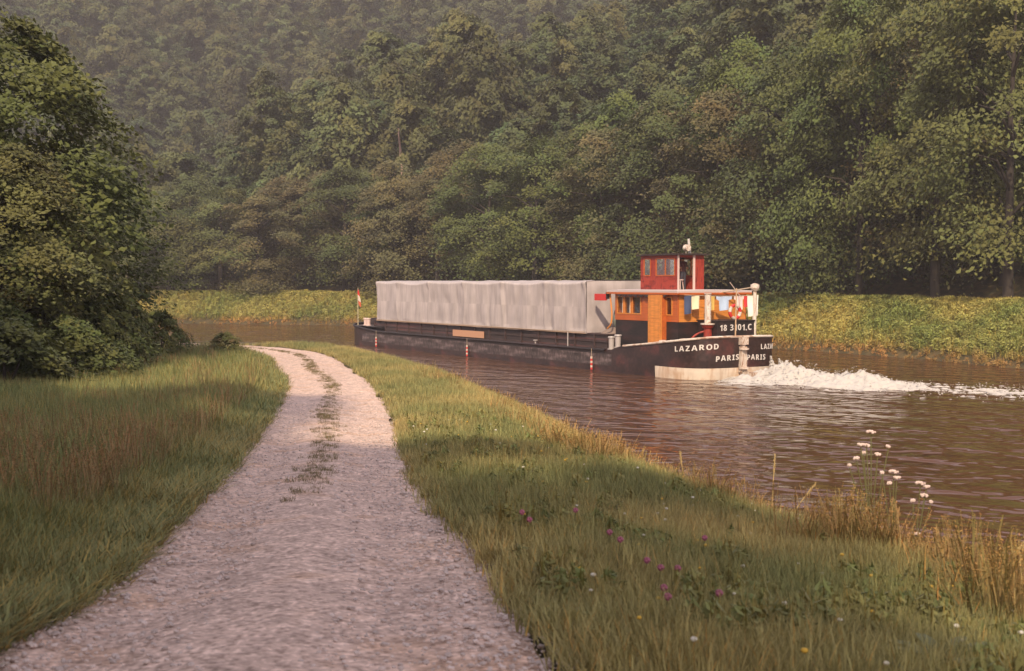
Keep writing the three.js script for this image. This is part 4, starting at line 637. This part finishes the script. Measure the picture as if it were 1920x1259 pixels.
// far bank
const farTuft = tuft(760, { n: 26, h: 0.75, rad: 0.3, w: 0.03, lean: 0.5, curve: 0.5, dry: 0.2, tip: 0.2 }), farTuft2 = tuft(761, { n: 26, h: 0.7, rad: 0.3, w: 0.026, lean: 0.6, curve: 0.6, dry: 0.3, tip: 0.2 });
scatter('far_bank_weeds', 'tangled green and yellow weeds covering the far bank', 'weeds', [weeds[0], weeds[1], weeds[2], farTuft, farTuft2], (r) => {
  const s = lerp(112, 262, r()), off = -0.15 + 8.8 * Math.pow(r(), 0.9), [x, d] = farBase(s, off); if (Math.abs(x / d) > 0.48) return null; const p = patch(x * 0.7, d * 0.7, 210), q = patch(x * 2, d * 2, 211), w = clamp(p * 1.8 - 0.36 + (r() - 0.5) * 0.4, 0, 1) , v = 0.75 + 0.5 * r(); const low = smooth(0.9, 0.1, off), redy = x < 0 && low > 0.2 ? 1 : 0;
  return { x, y: groundAt(x, d) - 0.05, z: -d, a: r() * 6.283, s: (0.75 + 0.5 * r()) * lerp(1, 0.6, low), sy: (0.45 + 0.65 * q) * lerp(1, 0.5, low), tx: (r() - 0.5) * 0.4, c: [lerp(0.23, 0.46, w) * v * (1 + 0.3 * low), lerp(0.27, 0.39, w) * v * (1 - 0.2 * low), lerp(0.07, 0.11, w) * v] };
}, 20000, 1007);
// small flowers and gravel
const petalMat = mat(1, 1, 1, 0.8); const blossom = new THREE.IcosahedronGeometry(0.011, 1).scale(1, 0.7, 1);
scatter('wild_flowers', 'scattered tiny white and yellow flowers in the verge grass', 'flowers', [blossom], (r) => { const d = logd(r, 5, 20), xr = atDepth(PATH_R, d), xc = atDepth(crest, d), x = lerp(xr + 0.2, xc + 0.9, r()); if (x / d > 0.45) return null; return { x, y: groundAt(x, d) + 0.10 + 0.09 * r(), z: -d, a: 0, s: 0.8 + 0.8 * r(), c: r() < 0.55 ? [0.65, 0.6, 0.5] : [0.6, 0.36, 0.04] }; }, 150, 1008, petalMat);
{ const P = new THREE.IcosahedronGeometry(1, 1), A = P.attributes.position; for (let i = 0; i < A.count; i++) { const k = 0.75 + 0.5 * hash(Math.round(A.getX(i) * 50), Math.round(A.getY(i) * 50), Math.round(A.getZ(i) * 50)); A.setXYZ(i, A.getX(i) * k, A.getY(i) * k * 0.6, A.getZ(i) * k); } P.computeVertexNormals();
  scatter('path_gravel', 'loose pinkish grey gravel on the towpath', 'gravel', [P], (r) => { const d = logd(r, 4.3, 26), t = r(), x = lerp(atDepth(PATH_L, d) - 0.1, atDepth(PATH_R, d) + 0.1, t), edge = Math.abs(t - 0.5) * 2; if (r() > 0.25 + 0.75 * edge * edge) return null; const v = 0.75 + 0.45 * r(), s = 0.004 + 0.014 * Math.pow(r(), 3); return { x, y: landAt(x, d) - 0.05 * edge ** 6 + s * 0.2, z: -d, a: r() * 6.283, s, c: [0.54 * v, 0.44 * v, 0.40 * v] }; }, 26000, 1009, petalMat); }

// ---------------------------------------------------------------- single plants one can point at
M.stem = mat(0.13, 0.12, 0.045, 0.9); M.umbel = mat(0.62, 0.48, 0.42, 0.9); M.straw = mat(0.42, 0.30, 0.13, 0.9); M.clover = mat(0.36, 0.11, 0.17, 0.9); M.dock = mat(0.13, 0.135, 0.06, 0.8);
function umbelPlant(x, d, heads, label) {
  const t = thing('umbel_plant', label, 'plant', 'white flowering plants at the water edge'), y = groundAt(x, d); t.position.set(x, y, -d);
  part('stem', heads.map(([hx, hy, hz]) => tube([[0, 0, 0], [hx * 0.35, hy * 0.55, hz * 0.4], [hx, hy, hz]], 0.006, 8, 5)), M.stem, t);
  heads.forEach(([hx, hy, hz, s], i) => { const gs = [], r = mulberry(i * 31 + 7); for (let k = 0; k < 26; k++) { const a = r() * 6.283, q = 0.8 * s * Math.sqrt(r()); gs.push(new THREE.IcosahedronGeometry(0.008 + 0.005 * r(), 0).translate(hx + q * Math.cos(a), hy + 0.02 - q * q * 4 + 0.012 * r(), hz + q * Math.sin(a))); } part('flower_head', gs, M.umbel, t); });
}
umbelPlant(3.22, 11.15, [[-0.01, 1.28, 0, 0.045], [-0.11, 1.17, 0.03, 0.04], [-0.05, 1.16, 0, 0.045], [-0.15, 1.05, 0.05, 0.03], [0.05, 1.08, 0, 0.03], [-0.07, 1.09, -0.02, 0.025], [0.14, 1.15, 0.02, 0.018], [-0.2, 0.98, 0, 0.015]], 'tallest white flowering plant against the canal water');
umbelPlant(3.34, 10.9, [[0.0, 0.98, 0.0, 0.045], [0.02, 0.93, 0.02, 0.035], [-0.1, 0.97, 0, 0.018], [-0.04, 0.88, 0.02, 0.022]], 'shorter white flowering plant just below the tallest one');
umbelPlant(3.42, 10.55, [[0.04, 0.93, 0, 0.045], [0.09, 0.90, 0, 0.03], [0.07, 0.83, 0.02, 0.04], [-0.02, 0.78, 0, 0.02], [0.13, 0.77, 0, 0.014], [0.02, 0.5, 0, 0.03]], 'rightmost white flowering plant at the canal edge');
function stalkPlant(x, d, h, lx, lz, label) { const t = thing('tall_grass_stalk', label, 'grass stalk', 'single tall grass stalks'); t.position.set(x, groundAt(x, d), -d); part('stem', tube([[0, 0, 0], [lx * 0.3, h * 0.55, lz * 0.3], [lx, h, lz]], 0.006, 12, 5), M.straw, t); const gs = [], r = mulberry(Math.round(x * 97)); for (let k = 0; k < 26; k++) { const q = 0.8 + 0.22 * k / 26; gs.push(new THREE.OctahedronGeometry(0.007, 0).scale(0.7, 1.9, 0.7).rotateZ((r() - 0.5) * 1.6).translate(lx * (0.3 + 0.7 * (q - 0.55) / 0.45) + 0.028 * (r() - 0.5), h * q, lz * q + 0.028 * (r() - 0.5))); } part('seed_head', gs, M.straw, t); }
stalkPlant(2.86, 13.7, 0.98, 0.03, 0, 'tallest straight straw stalk standing against the water'); stalkPlant(2.95, 13.4, 0.7, 0.32, 0, 'leaning straw stalk beside the tallest straight one'); stalkPlant(3.55, 9.6, 0.62, 0.42, 0, 'straw stalk bent far over to the right near the flowers'); stalkPlant(3.62, 9.0, 0.75, 0.08, 0.05, 'upright straw stalk near the right picture edge'); stalkPlant(2.1, 15.2, 0.62, -0.05, 0, 'short straw stalk on the bank left of the tallest one'); stalkPlant(3.62, 8.3, 0.85, 0.12, 0, 'straw stalk closest to the right picture edge');
for (const [x, d, h] of [[0.62, 7.35, 0.24], [0.74, 7.0, 0.2], [0.80, 6.85, 0.2], [0.9, 6.9, 0.2], [0.05, 8.6, 0.22], [0.1, 8.45, 0.2], [0.44, 9.0, 0.22], [0.98, 6.0, 0.2], [0.75, 6.3, 0.18], [0.6, 7.9, 0.2], [1.25, 8.2, 0.22], [0.72, 5.9, 0.18]]) {
  const t = thing('clover_flower', 'pink clover flower in the shaded verge grass', 'flower', 'pink clover flowers'); t.position.set(x, groundAt(x, d), -d); part('stem', tube([[0, 0, 0], [0.01, h * 0.6, 0], [0.02, h, 0.01]], 0.0025, 6, 4), M.stem, t);
  const g = new THREE.IcosahedronGeometry(0.017, 2); const A = g.attributes.position; for (let i = 0; i < A.count; i++) { const k = 0.8 + 0.45 * hash(Math.round(A.getX(i) * 2000), Math.round(A.getY(i) * 2000), Math.round(A.getZ(i) * 2000)); A.setXYZ(i, A.getX(i) * k, A.getY(i) * k, A.getZ(i) * k); } g.computeVertexNormals(); part('flower_head', g.translate(0.02, h + 0.01, 0.01), M.clover, t);
}
[[1.95, 5.6, 1.0, 'broad-leaved plant in the bottom right grass'], [2.3, 6.1, 0.8, 'smaller broad-leaved plant behind the bottom right one'], [1.55, 5.25, 0.7, 'broad-leaved plant at the bottom edge of the grass'], [2.15, 5.15, 0.9, 'broad-leaved plant in the bottom right corner']].forEach(([x, d, s, label], j) => {
  const t = thing('broadleaf_herb', label, 'plant', 'broad-leaved plants in the foreground grass'); t.position.set(x, groundAt(x, d), -d); t.scale.setScalar(s);
  for (let k = 0; k < 9; k++) { const g = new THREE.PlaneGeometry(0.075, 0.26, 4, 8), A = g.attributes.position; for (let i = 0; i < A.count; i++) { const q = A.getY(i) / 0.26 + 0.5, w = Math.pow(Math.sin(Math.PI * Math.pow(q, 0.8)), 0.7) + 0.06; A.setXYZ(i, A.getX(i) * w * (1 + 0.1 * Math.sin(q * 25)), 0.05 + 0.20 * q - 0.12 * q * q, 0.24 * q + 0.2 * Math.abs(A.getX(i)) ); } g.computeVertexNormals(); part('leaf', g.rotateY(k * 2.4 + j), M.dock, t); }
});
console.log('plants');
camera.updateMatrixWorld(); scene.updateMatrixWorld();
renderer.render(scene, camera);
